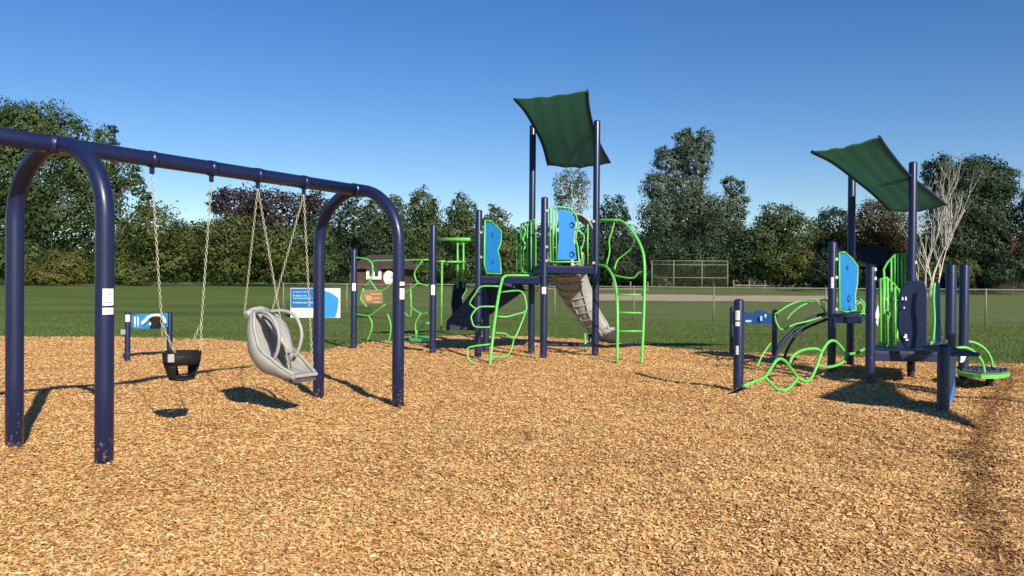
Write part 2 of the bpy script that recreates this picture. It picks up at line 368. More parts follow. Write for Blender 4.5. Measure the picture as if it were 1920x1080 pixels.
# bed of chips: rows follow its edge
XX = cx_; T_ = np.concatenate([np.linspace(0, 1, 150)])
def chips_bed():
    ys = -5 + T_; X, T = np.meshgrid(XX, T_); Y = -5 + (chips_edge(X) + .12 + 5) * T; Z = chips_z(X, Y)
    me = bpy.data.meshes.new('wood_chip_ground'); V = np.stack([X, Y, Z], -1).reshape(-1, 3); ny, nx = X.shape
    i = np.arange(nx * ny).reshape(ny, nx); q = np.stack([i[:-1, :-1], i[:-1, 1:], i[1:, 1:], i[1:, :-1]], -1).reshape(-1, 4)
    me.from_pydata(V.tolist(), [], q.tolist()); me.polygons.foreach_set('use_smooth', [True] * len(q))
    a = me.attributes.new('darken', 'FLOAT', 'POINT'); a.data.foreach_set('value', darken_at(V[:, 0], V[:, 1]).astype(np.float32))
    me.materials.append(chips_sheet_mat()); o = bpy.data.objects.new('wood_chip_ground', me); col.objects.link(o); o['kind'] = 'structure'
chips_bed()
def loose_chips(N=820000):
    u = rng.random(N); D0, D1, p = 3.2, 20.8, 0.5
    D = (D0 ** p + u * (D1 ** p - D0 ** p)) ** (1 / p)
    X = (rng.random(N) * 2 - 1) * (0.70 * D + .3); k = D < chips_edge(X) + .05 + rng.exponential(.10, N); X = X[k]; D = D[k]; N = len(X)
    Z = np.maximum(chips_z(X, D), ground_z(X, D) + .006) + rng.random(N) ** 1.5 * 0.016 + .003
    a = rng.random(N) * 2 * np.pi; tl = (rng.normal(0, .24, N)); tw = rng.normal(0, .36, N)
    ln = rng.uniform(.005, .0165, N) * (1 + .5 * (rng.random(N) < .08)); wd = rng.uniform(.0027, .0062, N)
    ln *= 1 + 0.02 * D; wd *= 1 + .03 * D
    ux, uy, uz = np.cos(a) * np.cos(tl), np.sin(a) * np.cos(tl), np.sin(tl)
    wx, wy, wz = -np.sin(a) * np.cos(tw), np.cos(a) * np.cos(tw), np.sin(tw)
    U = np.stack([ux, uy, uz], -1) * ln[:, None]; W = np.stack([wx, wy, wz], -1) * wd[:, None]; C = np.stack([X, D, Z], -1)
    j = rng.uniform(.5, 1, (N, 1))
    V = np.stack([C - U - W * j, C + U - W, C + U * .95 + W * j, C - U + W], 1).reshape(-1, 3)
    rn = np.clip(rng.normal(.54, .23, N), 0, 1)
    o = np_mesh('loose_wood_chips', V, 4, {'rnd': rn, 'darken': darken_at(X, D)}, chips_mat(), 'stuff')
    prop(o, 'loose tan wood chips strewn over the playground bed', 'wood chips')
loose_chips()
def grass_blades(N=130000):
    u = rng.random(N); Y = 13 + (31 - 13) * u ** 1.3; X = (rng.random(N) * 2 - 1) * (.68 * Y)
    k = Y > chips_edge(X) - 0.12 * rng.random(N) ** 2; X = X[k]; Y = Y[k]; N = len(X)
    h = rng.uniform(.02, .055, N) * (1 + .6 * (Y < chips_edge(X) + .35)); a = rng.random(N) * np.pi * 2; w = rng.uniform(.004, .008, N) * 1.4
    C = np.stack([X, Y, ground_z(X, Y) - .003], -1); S = np.stack([np.cos(a) * w, np.sin(a) * w, 0 * a], -1)
    Tp = C + np.stack([rng.normal(0, .014, N), rng.normal(0, .014, N), h], -1)
    V = np.stack([C - S, C + S, Tp], 1).reshape(-1, 3)
    o = np_mesh('grass_blades', V, 3, {'rnd': rng.random(N)}, leaf_mat('grass_blade', (0.062, 0.105, 0.020), (0.16, 0.21, 0.05)), 'stuff')
    prop(o, 'short mown grass blades along the edge of the wood chips', 'grass')
grass_blades()
# sand infield
def sand():
    xs = np.linspace(4.2, 24.5, 30); ys = np.linspace(55, 72, 16); X, Y = np.meshgrid(xs, ys)
    X = X + (Y - 55) * 0.22 * (X / 24); Z = ground_z(X, Y) + .03
    G = [[Vector((X[i, j], Y[i, j], Z[i, j])) for j in range(len(xs))] for i in range(len(ys))]
    o = MB().grid(G).build('sand_infield', mat('infield_sand', (0.47, 0.35, 0.24), 0.95, noise=0.25, nscale=1.2, bump=.3)); o['kind'] = 'structure'
sand()

# ------------------------------------------------------------ posts, labels
def post(parent, p, ztop, r=0.0635, name='post', m=None, cap=True, zb=-0.25):
    b = MB(); c = Vector((p[0], p[1], 0)); n = 20
    prof = [(r, zb), (r, ztop - .012)] + [(r * math.cos(t), ztop - .012 + .03 * math.sin(t)) for t in (0.3, .7, 1.1, 1.5)]
    b.lathe(c, prof, n); return b.build(name, m or M['navy'], parent)
def sticker(parent, p, z0, z1, r=0.0635, half=0.75, ang=None, name='label'):
    c = Vector((p[0], p[1], 0)); a = math.atan2(-c.y, -c.x) if ang is None else ang
    b = MB(); b.lathe(c, [(r + .0025, z0), (r + .0025, z1)], 8, a - half, a + half); s = b.build(name, M['white'], parent)
    k = MB(); z = z1 - .02
    while z > z0 + .015 and (z1 - z0) > .05:
        h = random.uniform(.3, .85) * half; k.lathe(c, [(r + .004, z - .004), (r + .004, z)], 6, a - h, a + h); z -= .02
    if k.v:
        o = k.build('print', M['ink'], parent)
    return s

# ------------------------------------------------------------ swing set
LF, LR, RF, RR = gr(195, 878), gr(27, 848), gr(746, 767), gr(597, 749)
swing = empty('swing_set', ((LF.x + RR.x) / 2, (LF.y + RR.y) / 2, 0), 'tall navy blue tube swing frame with two arched ends standing on wood chips', 'swing set')
BEAM_Z = 2.44; AR = 0.066
beam_dir = ((RF + RR) / 2 - (LF + LR) / 2).normalized()
def arch(a, b):
    a = Vector(a); b = Vector(b); d = b - a; w = d.length; x = d.normalized(); r = w / 2; zc = BEAM_Z - r * 1.0
    pts = [a + Vector((0, 0, -.3)), a + Vector((0, 0, .6)), a + Vector((0, 0, 1.2)), a + Vector((0, 0, zc - .02))]
    for i in range(0, 25):
        t = math.pi * i / 24; pts.append(a + x * (r - r * math.cos(t)) + Vector((0, 0, zc + r * math.sin(t))))
    pts += [b + Vector((0, 0, zc - .02)), b + Vector((0, 0, 1.2)), b + Vector((0, 0, .6)), b + Vector((0, 0, -.3))]
    f = MB().tube(pts, AR, 22).build('arch_frame', M['navy'], swing)
    c = MB(); mid = (a + b) / 2
    c.tube([mid + Vector((0, 0, BEAM_Z)) - beam_dir * .09, mid + Vector((0, 0, BEAM_Z)) + beam_dir * .09], AR + .009, 22); c.build('beam_collar', M['navy'], f)
    return f
aL = arch(LF, LR); aR = arch(RF, RR)
mL = (LF + LR) / 2; mR = (RF + RR) / 2
def bp_(t): return Vector((lerp(mL.x, mR.x, t), lerp(mL.y, mR.y, t), BEAM_Z))
MB().tube([bp_(-.62), bp_(0), bp_(.5), bp_(1)], AR, 22).build('top_beam', M['navy'], swing)
# the frame goes on to the left, out of the picture: its next arch
LF2, LR2 = LF - (RF - LF) * .62, LR - (RR - LR) * .62
if True:
    arch(LF2, LR2)
sticker(aL, LF, 1.21, 1.335, AR, .62, ang=math.atan2(-LF.y, -LF.x) + .42); sticker(aL, LF, 1.145, 1.195, AR, .62, ang=math.atan2(-LF.y, -LF.x) + .42)
sticker(aR, RF, 1.21, 1.33, AR, .5, ang=math.atan2(-RF.y, -RF.x) + .7); sticker(aR, RF, 1.36, 1.40, AR, .5, ang=math.atan2(-RF.y, -RF.x) + .7)
TS = [.236, .415, .575, .755]
for t in TS:
    p = bp_(t); h = MB(); h.tube([p - beam_dir * .03, p + beam_dir * .03], AR + .006, 18)
    h.box(p - Vector((0, 0, AR + .03)), (.03, .03, .06), math.atan2(beam_dir.y, beam_dir.x))
    h.build('swing_hanger', M['navy'], swing)
def chain(pts, parent, name='chain', w=.0100, r=.0030, pitch=.034):
    pts = [Vector(p) for p in pts]; b = MB(); k = 0
    for a, c in zip(pts[:-1], pts[1:]):
        d = c - a; n = max(1, int(d.length / pitch)); x = d.normalized()
        u = Vector((1, 0, 0)); u = (u - x * u.dot(x)).normalized(); v = x.cross(u)
        for i in range(n):
            q = a + d * ((i + .5) / n); s = u if k % 2 else v; hl = d.length / n * .62
            b.tube([q + x * (hl * math.cos(t)) + s * (w * math.sin(t)) for t in [2 * math.pi * j / 8 for j in range(8)]], r, 4, closed=True); k += 1
    return b.build(name, M['chain'], parent)
HZ = BEAM_Z - AR - .06
perp = Vector((beam_dir.y, -beam_dir.x, 0))     # towards the right and the camera
# bucket swing
bc = bp_((TS[0] + TS[1]) / 2); bc = Vector((bc.x, bc.y, 0))
bk = empty('bucket_swing', bc + Vector((0, 0, .5)), 'black rubber toddler bucket swing hanging on pale chains', 'swing')
def bucket(c):
    X = beam_dir; Yv = perp; Z0, Z1 = .505, .755
    a, b2 = .165, .125
    def ring(s, z): return [c + X * (a * s * math.cos(t)) * 1.0 + Yv * (b2 * s * math.sin(t)) + Vector((0, 0, z)) for t in [2 * math.pi * i / 32 for i in range(33)]]
    sh = MB(); sh.grid([ring(1.02, Z1), ring(1.0, Z1 - .05), ring(.95, Z1 - .105)]); 
    o = sh.build('seat_rim', M['rubber'], bk, solid=.018)
    MB().tube(ring(1.03, Z1)[:-1], .013, 8, closed=True).build('rim_bead', M['rubber'], o)
    for s0 in (0, math.pi):          # the two side walls
        rows = []; sd = MB()
        for k in range(6):
            f = k / 5; z = lerp(Z1 - .10, Z0 + .02, f); s = lerp(.95, .66, f); hw = lerp(.75, .5, f)
            rows.append([c + X * (a * s * math.cos(s0 + t)) + Yv * (b2 * s * math.sin(s0 + t)) + Vector((0, 0, z)) for t in np.linspace(-hw, hw, 9)])
        sd.grid(rows); sd.build('side_wall', M['rubber'], bk, solid=.018)
    pn = MB(); pn.grid([[c + X * (a * .68 * s * math.cos(t)) + Yv * (b2 * .8 * s * math.sin(t)) + Vector((0, 0, Z0 + .02 * s)) for t in [2 * math.pi * i / 24 for i in range(25)]] for s in (.02, .5, 1.0)])
    pn.build('seat_pan', M['rubber'], bk, solid=.02)
    for e in (-1, 1):                # front and rear straps between the leg holes
        sp = MB(); top = c + Yv * (b2 * .96 * e) + Vector((0, 0, Z1 - .08)); bot = c + Yv * (b2 * .6 * e) + Vector((0, 0, Z0 + .01))
        if e < 0: sp.beam(top, bot, .05, .016); sp.build('back_strap', M['rubber'], bk)
bucket(bc)
for i, t in enumerate(TS[:2]):
    s = -1 if i == 0 else 1; hp = bp_(t); hp.z = HZ; j = bc + beam_dir * (.205 * s) + Vector((0, 0, 1.02)) 
    chain([hp, j], bk)
    chain([j, bc + beam_dir * (.13 * s) + perp * .085 + Vector((0, 0, .75))], bk); chain([j, bc + beam_dir * (.13 * s) - perp * .085 + Vector((0, 0, .75))], bk)
MB().box(bc - beam_dir * .16 + perp * .06 + Vector((0, 0, .72)), (.05, .05, .07), .6).build('buckle', M['grey'], bk)
# high-backed accessible swing
ac = bp_((TS[2] + TS[3]) / 2); ac = Vector((ac.x, ac.y, 0))
acs = empty('accessible_swing', ac + Vector((0, 0, .36)), 'grey moulded high-backed accessible swing seat with harness hanging on four chains', 'swing')
def loc(x, y, z):
    c_, s_ = math.cos(.12), math.sin(.12); x, y = x * .80, y * .92; x, y, z = x * c_ - y * s_ + .03, x * s_ + y * c_, .40 + (z - .36) * .92
    return ac + perp * x + beam_dir * y + Vector((0, 0, z))
def access():
    prof = cat([Vector(p) for p in [(-.385, 0, 1.10), (-.42, 0, .97), (-.41, 0, .80), (-.34, 0, .60), (-.18, 0, .465), (.02, 0, .42), (.18, 0, .39), (.34, 0, .375)]], 4)
    n = len(prof); hw = np.interp(np.linspace(0, 1, n), [0, .12, .35, .6, .8, 1], [.13, .20, .245, .24, .22, .17]); sh = np.interp(np.linspace(0, 1, n), [0, .1, .35, .6, .85, 1], [.05, .15, .25, .24, .13, .07])
    rows = []
    for i in range(n):
        p = prof[i]; t = prof[min(i + 1, n - 1)] - prof[max(i - 1, 0)]; nn = Vector((-t.z, 0, t.x)).normalized()
        if nn.x < 0 and nn.z < 0: nn = -nn
        nn = Vector((abs(nn.x), 0, abs(nn.z))) if i < n else nn
        row = []
        for k in range(13):
            q = -1 + 2 * k / 12; e = abs(q); y = hw[i] * math.copysign(min(1, 1.25 * e ** .95) if e < 1 else 1, q) * (1 + .08 * max(0, e - .6)); h = sh[i] * max(0, (e - .55) / .45) ** 1.25
            row.append(loc(p.x + nn.x * h, y, p.z + nn.z * h))
        rows.append(row)
    o = MB().grid(rows).build('seat_shell', M['grey'], acs, solid=.018)
    for j in (0, 12): MB().tube([r[j] for r in rows], .017, 8).build('rolled_edge', M['grey'], o)
    # inner cushion: raised back pad
    pad = []
    for i in range(2, n - 5, 1):
        p = prof[i]; pad.append([loc(p.x + .05 + .025 * (1 - (k / 3 - 1) ** 2), hw[i] * .55 * (k / 3 - 1), p.z + .04) for k in range(7)])
    MB().grid(pad).build('back_pad', M['grey'], acs, solid=.03)
    # headrest cap across the top
    MB().tube([loc(-.40, -.20, 1.07), loc(-.39, -.10, 1.115), loc(-.37, 0, 1.13), loc(-.39, .10, 1.115), loc(-.40, .20, 1.07)], .034, 10).build('head_roll', M['grey'], acs)
    # harness: moulded shield over the chest with two looping arms
    shd = []
    for i in range(9):
        f = i / 8; x = lerp(-.28, .12, f); z = lerp(1.06, .66, f) + .10 * math.sin(math.pi * f); w = .06 + .085 * math.sin(math.pi * min(1, f * 1.1))
        shd.append([loc(x + .03 * (1 - q * q), w * q, z) for q in (-1, -.5, 0, .5, 1)])
    h = MB().grid(shd).build('chest_harness', M['grey'], acs, solid=.025)
    for s in (-1, 1):
        MB().tube(cat([loc(-.34, .13 * s, 1.10), loc(-.15, .17 * s, 1.11), (loc(.02, .19 * s, 1.05)), loc(.12, .19 * s, .88), loc(.10, .18 * s, .72), loc(.03, .17 * s, .60)], 5), .018, 8).build('harness_arm', M['grey'], h)
    MB().tube([loc(.05, 0, .68), loc(.09, 0, .55), loc(.10, 0, .42)], .028, 8).build('crotch_post', M['grey_dk'], acs)
    MB().box(loc(.30, 0, .425), (.16, .30, .035), math.atan2(perp.y, perp.x)).build('footrest', M['grey'], acs, bevel=.01)
    MB().beam(loc(.345, -.16, .375), loc(.345, .16, .375), .05, .04).build('foot_bar', M['grey_dk'], acs)
access()
for i, t in enumerate(TS[2:]):
    s = -1 if i == 0 else 1; hp = bp_(t); hp.z = HZ
    chain([hp, loc(-.40, .22 * s, 1.08)], acs); chain([hp, loc(.30, .19 * s, .44)], acs)

# ------------------------------------------------------------ climbing frames (parts)
def bars(parent, name, lines, r=.017, k=4, n=8, m=None, joined=False):
    """lines: lists of (px, py, Y)"""
    if not joined and len(lines) > 1: return [bars(parent, name, [ln], r, k, n, m) for ln in lines][0]
    b = MB()
    for ln in lines:
        pts = [at(*p) for p in ln]; b.tube(cat(pts, k) if len(pts) > 2 else pts, r, n)
    return b.build(name, m or M['green'], parent)
def yl(pts, y0, y1):
    n = len(pts); return [(p[0], p[1], lerp(y0, y1, i / max(1, n - 1))) for i, p in enumerate(pts)]
def yx(pts, x0, Y0, x1, Y1):
    return [(p[0], p[1], lerp(Y0, Y1, (p[0] - x0) / (x1 - x0))) for p in pts]
def panel(parent, outline, x0, Y0, x1, Y1, insert=None, holes=(), inset=0.0, frame_r=.019, name='panel'):
    pts = [at(*p) for p in yx(outline, x0, Y0, x1, Y1)]
    fr = MB().tube(pts, frame_r, 8, closed=True).build(name, M['green'], parent)
    nrm = (pts[1] - pts[0]).cross(pts[2] - pts[1]).normalized()
    if insert: 
        c = sum(pts, Vector()) / len(pts); q = [c + (p - c) * (1 - inset) for p in pts]
        MB().prism(q, nrm * .018).build('panel_insert', insert, fr)
        for (hx, hy, r) in holes:
            p = at(*yx([(hx, hy)], x0, Y0, x1, Y1)[0]); t1 = (pts[1] - pts[0]).normalized(); t2 = nrm.cross(t1)
            MB().tube([p + (t1 * math.cos(a) + t2 * math.sin(a)) * r + nrm * .012 * (1 if nrm.y < 0 else -1) for a in [2 * math.pi * i / 12 for i in range(12)]], .009, 5, closed=True).build('finger_hole', M['blue_dk'], fr)
    return fr
def sail(parent, left, right, ny=16, name='shade_sail'):
    """left, right: side curves (world points) the cloth is stretched between"""
    n = len(left); G = []
    for i in range(n):
        row = []
        for j in range(ny + 1):
            t = j / ny; p = lerp(left[i], right[i], t); u = i / (n - 1)
            sag = .05 * math.sin(math.pi * t) * (1 - .6 * math.sin(math.pi * u))
            ends = -(2 * u - 1) ** 3 * .04 * math.sin(math.pi * t)
            row.append(p - Vector((0, 0, sag)) + (left[0] - left[-1]).normalized() * ends * 1.0 + Vector((0, 0, .012 * math.sin(t * 23 + u * 5) * math.sin(math.pi * t))))
        G.append(row)
    s = MB().grid(G).build(name, M['sail'], parent, solid=.006)
    for e in (left, right): MB().tube(e, .027, 10).build('sail_frame', M['navy'], s)
    MB().tube(G[0], .011, 6).build('sail_hem', M['sail'], s); MB().tube(G[-1], .011, 6).build('sail_hem', M['sail'], s)
    return s

# ---- the big play structure in the middle
A1, A2, A3 = gr(663, 656), gr(811, 667), gr(896, 673)
A4, A5, A6 = gr(996, 665), gr(1019, 677), gr(1116, 671)
A7 = at(911, 660, 15.9); A7.z = 0
ps = empty('play_structure', (A4.x, A4.y, 0), 'tall green and navy play tower with slide, climbers and shade sail high above', 'play structure')
def zat(px, py, P): return at(px, py, P.y).z
tops = [(A1, 664, 468), (A2, 812, 422), (A3, 897, 395), (A4, 1000, 236), (A5, 1021, 371), (A6, 1121, 227), (A7, 911, 520)]
posts = [post(ps, P, zat(x, y, P)) for P, x, y in tops]
for i, (y0, y1) in {0: (545, 531), 1: (553, 534), 4: (551, 538)}.items():
    P, x, _ = tops[i]; sticker(posts[i], P, zat(x, y0, P), zat(x, y1, P), half=.6)
# decks
zd1 = zat(1070, 500, A5); zd0 = zat(940, 520, A3)
def deck(parent, ring, z, th=.05):
    b = MB(); c = sum(ring, Vector()) / len(ring)
    q = [Vector((p.x, p.y, z)) for p in ring]; b.prism(q, Vector((0, 0, th)))
    d = b.build('deck', M['navy2'], parent, bevel=.008)
    e = MB()
    for i in range(len(q)): e.beam(q[i] - Vector((0, 0, .07)), q[(i + 1) % len(q)] - Vector((0, 0, .07)), .03, .085)
    e.build('deck_skirt', M['navy'], d); return d
deck(ps, [A5, A6, Vector((1.72, 16.2, 0)), Vector((.52, 16.55, 0)), A4], zd1)
deck(ps, [A3, A5, A4 + Vector((-.07, 0, 0)), A7], zd0)
# panels
panel(ps, [(909, 413), (921, 415), (940, 433), (939, 455), (933, 470), (938, 490), (939, 514), (912, 512), (908, 495)], 905, 14.9, 941, 15.7, M['blue'], [(922, 440, .035), (922, 492, .03)], .06)
g1 = panel(ps, [(977, 420), (1003, 412), (1005, 430), (1005, 508), (1000, 513), (980, 511), (976, 500)], 975, 15.7, 1006, 15.35)
bars(g1, 'panel_bar', [yl([(982, 420), (982, 512)], 15.66, 15.66), yl([(989, 416), (989, 512)], 15.56, 15.56), yl([(996, 414), (996, 512)], 15.46, 15.46)], .014)
bars(g1, 'handrail', [yl([(969, 432), (969, 517)], 15.9, 15.9)], .02)
# curly cut-outs on the narrow green panel
bars(g1, 'climbing_grip', [yl([(981, 424), (986, 436), (980, 448), (986, 460), (980, 470)], 15.6, 15.6)], .02)
g2 = panel(ps, [(1031, 391), (1045, 388), (1068, 390), (1080, 404), (1084, 420), (1079, 448), (1083, 462), (1086, 491), (1060, 491), (1032, 491)], 1028, 14.62, 1088, 14.90)
MB().prism([at(*p) for p in yx([(1046, 393), (1068, 394), (1078, 408), (1080, 422), (1075, 448), (1079, 464), (1081, 487), (1045, 487), (1048, 440)], 1028, 14.62, 1088, 14.90)], (0.002, .02, 0)).build('panel_insert', M['blue'], g2)
for hx, hy in ((1072, 422), (1072, 477)):
    c = at(hx, hy, 14.82); MB().tube([c + Vector((.045 * math.cos(a), -.016, .045 * math.sin(a))) for a in [math.pi * i / 6 for i in range(12)]], .012, 6, closed=True).build('finger_hole', M['blue_dk'], g2)
bars(g2, 'panel_bar', [yl([(1037, 391), (1037, 491)], 14.66, 14.66), yl([(1043, 390), (1043, 491)], 14.70, 14.70)], .013)
g3 = bars(ps, 'guard_rail', [yl([(1089, 462), (1092, 497)], 15.0, 15.0), yl([(1102, 420), (1102, 497)], 15.0, 15.0), yl([(1079, 430), (1095, 442), (1090, 470)], 14.95, 15.0)], .015)
# clamps where panels meet posts
for P, x, ys in ((A3, 902, (436, 482)), (A5, 1025, (395, 463, 489)), (A6, 1113, (415, 493)), (A4, 1005, (425, 505))):
    for y in ys:
        MB().box(at(x, y, P.y - .05), (.05, .05, .045)).build('clamp', M['steel'], ps)
# sail over A4 / A6
def curve(pts): return cat([at(*p) for p in pts], 6)
sailL = curve([(965, 186, 14.1), (984, 208, 14.7), (1003, 240, 15.3), (1018, 272, 15.8), (1028, 309, 16.3)])
sailR = curve([(1101, 170, 13.6), (1103, 198, 14.2), (1111, 235, 14.9), (1124, 270, 15.4), (1143, 305, 15.9)])
sail(ps, sailL, sailR)
# gray slide: hooded entrance on deck, chute curling down to the right behind the tower
sl_pts = cat([Vector(p) for p in [(1.06, 16.15, zd1 + .02), (1.10, 16.4, zd1 - .04), (1.17, 16.75, 1.30), (1.32, 17.05, .92), (1.54, 17.2, .54), (1.80, 17.3, .26), (2.05, 17.3, .13), (2.26, 17.3, .11)]], 5)
def chute(pts, hw, hs):
    rows = []
    for i, p in enumerate(pts):
        t = pts[min(i + 1, len(pts) - 1)] - pts[max(i - 1, 0)]; t.normalize(); s = t.cross(Vector((0, 0, 1))).normalized(); u = s.cross(t).normalized()
        rows.append([p + s * (hw * math.sin(a) * 1.0) + u * (hs * (1 - math.cos(a))) for a in np.linspace(-1.62, 1.62, 13)])
    return rows
ch = MB().grid(chute(sl_pts, .36, .28)).build('slide', M['grey'], ps, solid=.02)
rws = chute(sl_pts, .36, .28)
for j in (0, 12): MB().tube([r[j] for r in rws], .024, 8).build('slide_rim', M['grey'], ch)
MB().tube([Vector((1.7, 17.3, -.1)), Vector((1.7, 17.3, .3))], .04, 10).build('slide_leg', M['navy'], ch)
# curling underside ribs of the spiral wall climber in front of the chute
bars(ch, 'slide_support', [yl([(1097, 625), (1098, 668)], 16.3, 16.2)], .025)
# hood arch of slide
hd = []
for i in range(9):
    a = math.pi * i / 8; hd.append([Vector((1.24 - .42 * math.cos(a) * 1.0, 16.15 + dy, zd1 + .62 + .50 * math.sin(a) * (1.0)) ) for dy in (0, .16, .30, .4)])
hd = [[r[0], r[1], r[2], r[3] - Vector((0, 0, .1))] for r in hd]
hood = MB(); hood.grid([[Vector((p.x, p.y, zd1 + .05)) for p in hd[0]]] + hd + [[Vector((p.x, p.y, zd1 + .05)) for p in hd[-1]]])
hood.build('slide_hood', M['grey'], ps, solid=.03)
# moulded ribs on the back of the chute
for j in (3, 6, 9): MB().tube([r_[j] + Vector((0, -.03, -.01)) for r_ in rws[2:-6]], .018, 6).build('moulded_rib', M['grey'], ch)
bars(ps, 'low_rail', [yl([(1024, 646), (1112, 648)], 15.6, 16.0)], .03, 2, 8, M['navy2'])
for i in range(3, len(rws) - 8, 2): MB().tube([p + Vector((0, -.03, -.02)) for p in rws[i][1:12]], .016, 6).build('moulded_rib', M['grey'], ch)
# loop ladder on the right
yA = lambda x: lerp(15.1, 13.7, min(1, max(0, (x - 1122) / 36)))
lad = bars(ps, 'loop_ladder', [
    [(1122, 497, 15.0), (1136, 500, 14.7), (1149, 518, 14.3), (1156, 548, 14.0), (1158, 600, 13.8), (1157, 687, 13.7)],
    [(1122, 413, 15.0), (1150, 413, 14.7), (1166, 415, 14.6), (1184, 432, 14.3), (1200, 458, 14.1), (1208, 490, 13.95), (1208, 560, 13.85), (1205, 640, 13.75), (1203, 687, 13.7)]], .026, 5, 10)
bars(lad, 'ladder_rung', [yl([(1158, 552), (1208, 553)], 13.95, 13.9), yl([(1158, 586), (1207, 587)], 13.86, 13.84), yl([(1158, 621), (1206, 621)], 13.78, 13.78)], .017)
bars(lad, 'curved_bar', [
    [(1152, 416, 14.7), (1148, 432, 14.7), (1142, 452, 14.7), (1143, 472, 14.72), (1137, 497, 14.7)],
    [(1190, 449, 14.2), (1184, 465, 14.3), (1170, 478, 14.4), (1158, 488, 14.45), (1152, 505, 14.35)],
    [(1152, 516, 14.3), (1170, 520, 14.15), (1188, 521, 14.05), (1197, 512, 14.0), (1208, 508, 13.95)]], .015)
# green hexagon climber in front
hx = bars(ps, 'arched_climber', [[(1000, 517, 14.75), (960, 517, 14.6), (945, 519, 14.45), (939, 535, 14.3), (934, 560, 14.1), (928, 600, 13.9), (922, 650, 13.65), (918, 687, 13.6)]], .026, 5, 10)
bars(hx, 'web_bar', [
    yl([(937, 537), (903, 537), (892, 550), (881, 567), (884, 573), (893, 580)], 14.3, 14.4), yl([(930, 575), (902, 575), (893, 580), (884, 592), (885, 602), (892, 613), (926, 613)], 14.05, 13.95),
    yl([(922, 645), (880, 651), (877, 662), (880, 676), (895, 682), (917, 685)], 13.7, 13.6),
    yl([(938, 548), (972, 545), (982, 552), (986, 566), (986, 583), (965, 590), (950, 594), (931, 593)], 14.2, 14.0),
    yl([(986, 583), (978, 605), (964, 634), (948, 626), (929, 624)], 14.3, 13.8), yl([(964, 634), (956, 662), (940, 669), (920, 670)], 14.0, 13.65)], .015, 3, joined=True)
# navy steps going down behind the left post
stp = [(905, 521), (978, 528), (984, 545), (930, 583), (872, 619), (836, 619), (838, 601), (870, 566)]
s1 = MB().prism([at(x, y, 16.0) for x, y in stp], (0, .04, 0)).build('step_side', M['navy2'], ps)
off = Vector((0, .75, 0)); s2 = MB().prism([at(x, y, 16.0) + off for x, y in stp], (0, .04, 0)).build('step_side', M['navy2'], ps)
a0 = at(965, 530, 16.0); a1 = at(850, 612, 16.0)
for i in range(7):
    p = lerp(a0, a1, i / 6) + off / 2; MB().box(p, (.22, .71, .035)).build('step_tread', M['navy2'], ps)
MB().box(at(880, 611, 16.6), (.55, .8, .14)).build('transfer_step', M['blue_dk'], ps, bevel=.02)
# monkey rail and rear bits between A2 and A3
bars(ps, 'horizontal_bar', [yl([(822, 449), (892, 449)], 15.1, 14.8)], .034, 2, 12)
up = bars(ps, 'upright_rail', [yl([(829, 489), (827, 622)], 16.6, 16.6), yl([(858, 455), (858, 540)], 16.9, 16.9), yl([(869, 455), (869, 540)], 16.9, 16.9)], .02)
bars(up, 'rail_cap', [yl([(822, 490), (836, 490)], 16.6, 16.6), yl([(838, 491), (872, 491)], 16.7, 16.9)], .022)
panel(ps, [(850, 535), (862, 526), (873, 527), (874, 545), (867, 555), (866, 575), (850, 595), (846, 570)], 845, 17.0, 875, 17.2, M['blue_dk'], (), .05, .013)
# hexagon web between the two left posts
def wy(x): return lerp(A1.y, A2.y, (x - 663) / (811 - 663))
def W(p): return [(x, y, wy(x)) for x, y in p]
web = bars(ps, 'web_climber', [W(l) for l in [
    [(666, 483), (678, 484), (692, 488), (699, 500), (696, 521), (682, 540)], [(697, 492), (704, 489), (760, 488), (805, 487)],
    [(692, 523), (706, 543), (716, 546), (732, 534), (738, 528)], [(792, 489), (784, 500), (777, 513), (784, 530), (806, 537)],
    [(784, 530), (770, 542), (757, 551)], [(770, 542), (770, 592), (757, 585)], [(770, 575), (789, 588), (806, 586)],
    [(666, 589), (691, 592), (706, 583), (722, 571)], [(691, 592), (697, 604), (696, 620), (687, 642)], [(726, 588), (731, 602), (733, 618), (728, 645)],
    [(789, 588), (779, 607), (781, 634)], [(682, 540), (676, 560), (688, 575)], [(738, 528), (757, 551)]]], .016, 3, joined=True)
stn = MB().prism([at(766, 638, 15.8) , at(806, 638, 15.4), at(812, 632, 16.0), at(772, 632, 16.4)], (0, 0, .05)).build('step_plate', M['green'], ps)
bars(stn, 'hoop', [yl([(779, 636), (782, 622), (795, 608), (806, 606)], 15.8, 15.7)], .02, 4)

# ---- smaller play structure on the right
B1, B2, B3, B4 = gr(1384, 741), gr(1559, 701), gr(1594, 686), gr(1631, 726)
B5, B6, B7, B8 = gr(1708, 700), gr(1781, 741), gr(1806, 724), gr(1768, 776)
pr = empty('low_play_structure', (B4.x, B4.y, 0), 'low green and navy play structure at the right with hexagon climber and tilted shade sail', 'play structure')
def P2(P, x, y, **k): return post(pr, P, zat(x, y, P), **k)
tb = [P2(B1, 1386, 563), P2(B2, 1561, 454), P2(B3, 1596, 328), P2(B4, 1632, 500), P2(B5, 1711, 305), P2(B6, 1781, 497), P2(B7, 1809, 497), P2(B8, 1769, 648)]
sticker(tb[0], B1, zat(1386, 600, B1), zat(1386, 582, B1), half=.4, ang=math.atan2(-B1.y, -B1.x) - .25); sticker(tb[0], B1, zat(1386, 611, B1), zat(1386, 603, B1), half=.4, ang=math.atan2(-B1.y, -B1.x) - .25)
sticker(tb[0], B1, zat(1386, 664, B1), zat(1386, 648, B1), half=.25, ang=math.atan2(-B1.y, -B1.x) - .25); sticker(tb[1], B2, zat(1557, 540, B2), zat(1557, 520, B2), half=.3)
zu = zat(1580, 592, B2); zl_ = zat(1690, 662, B4)
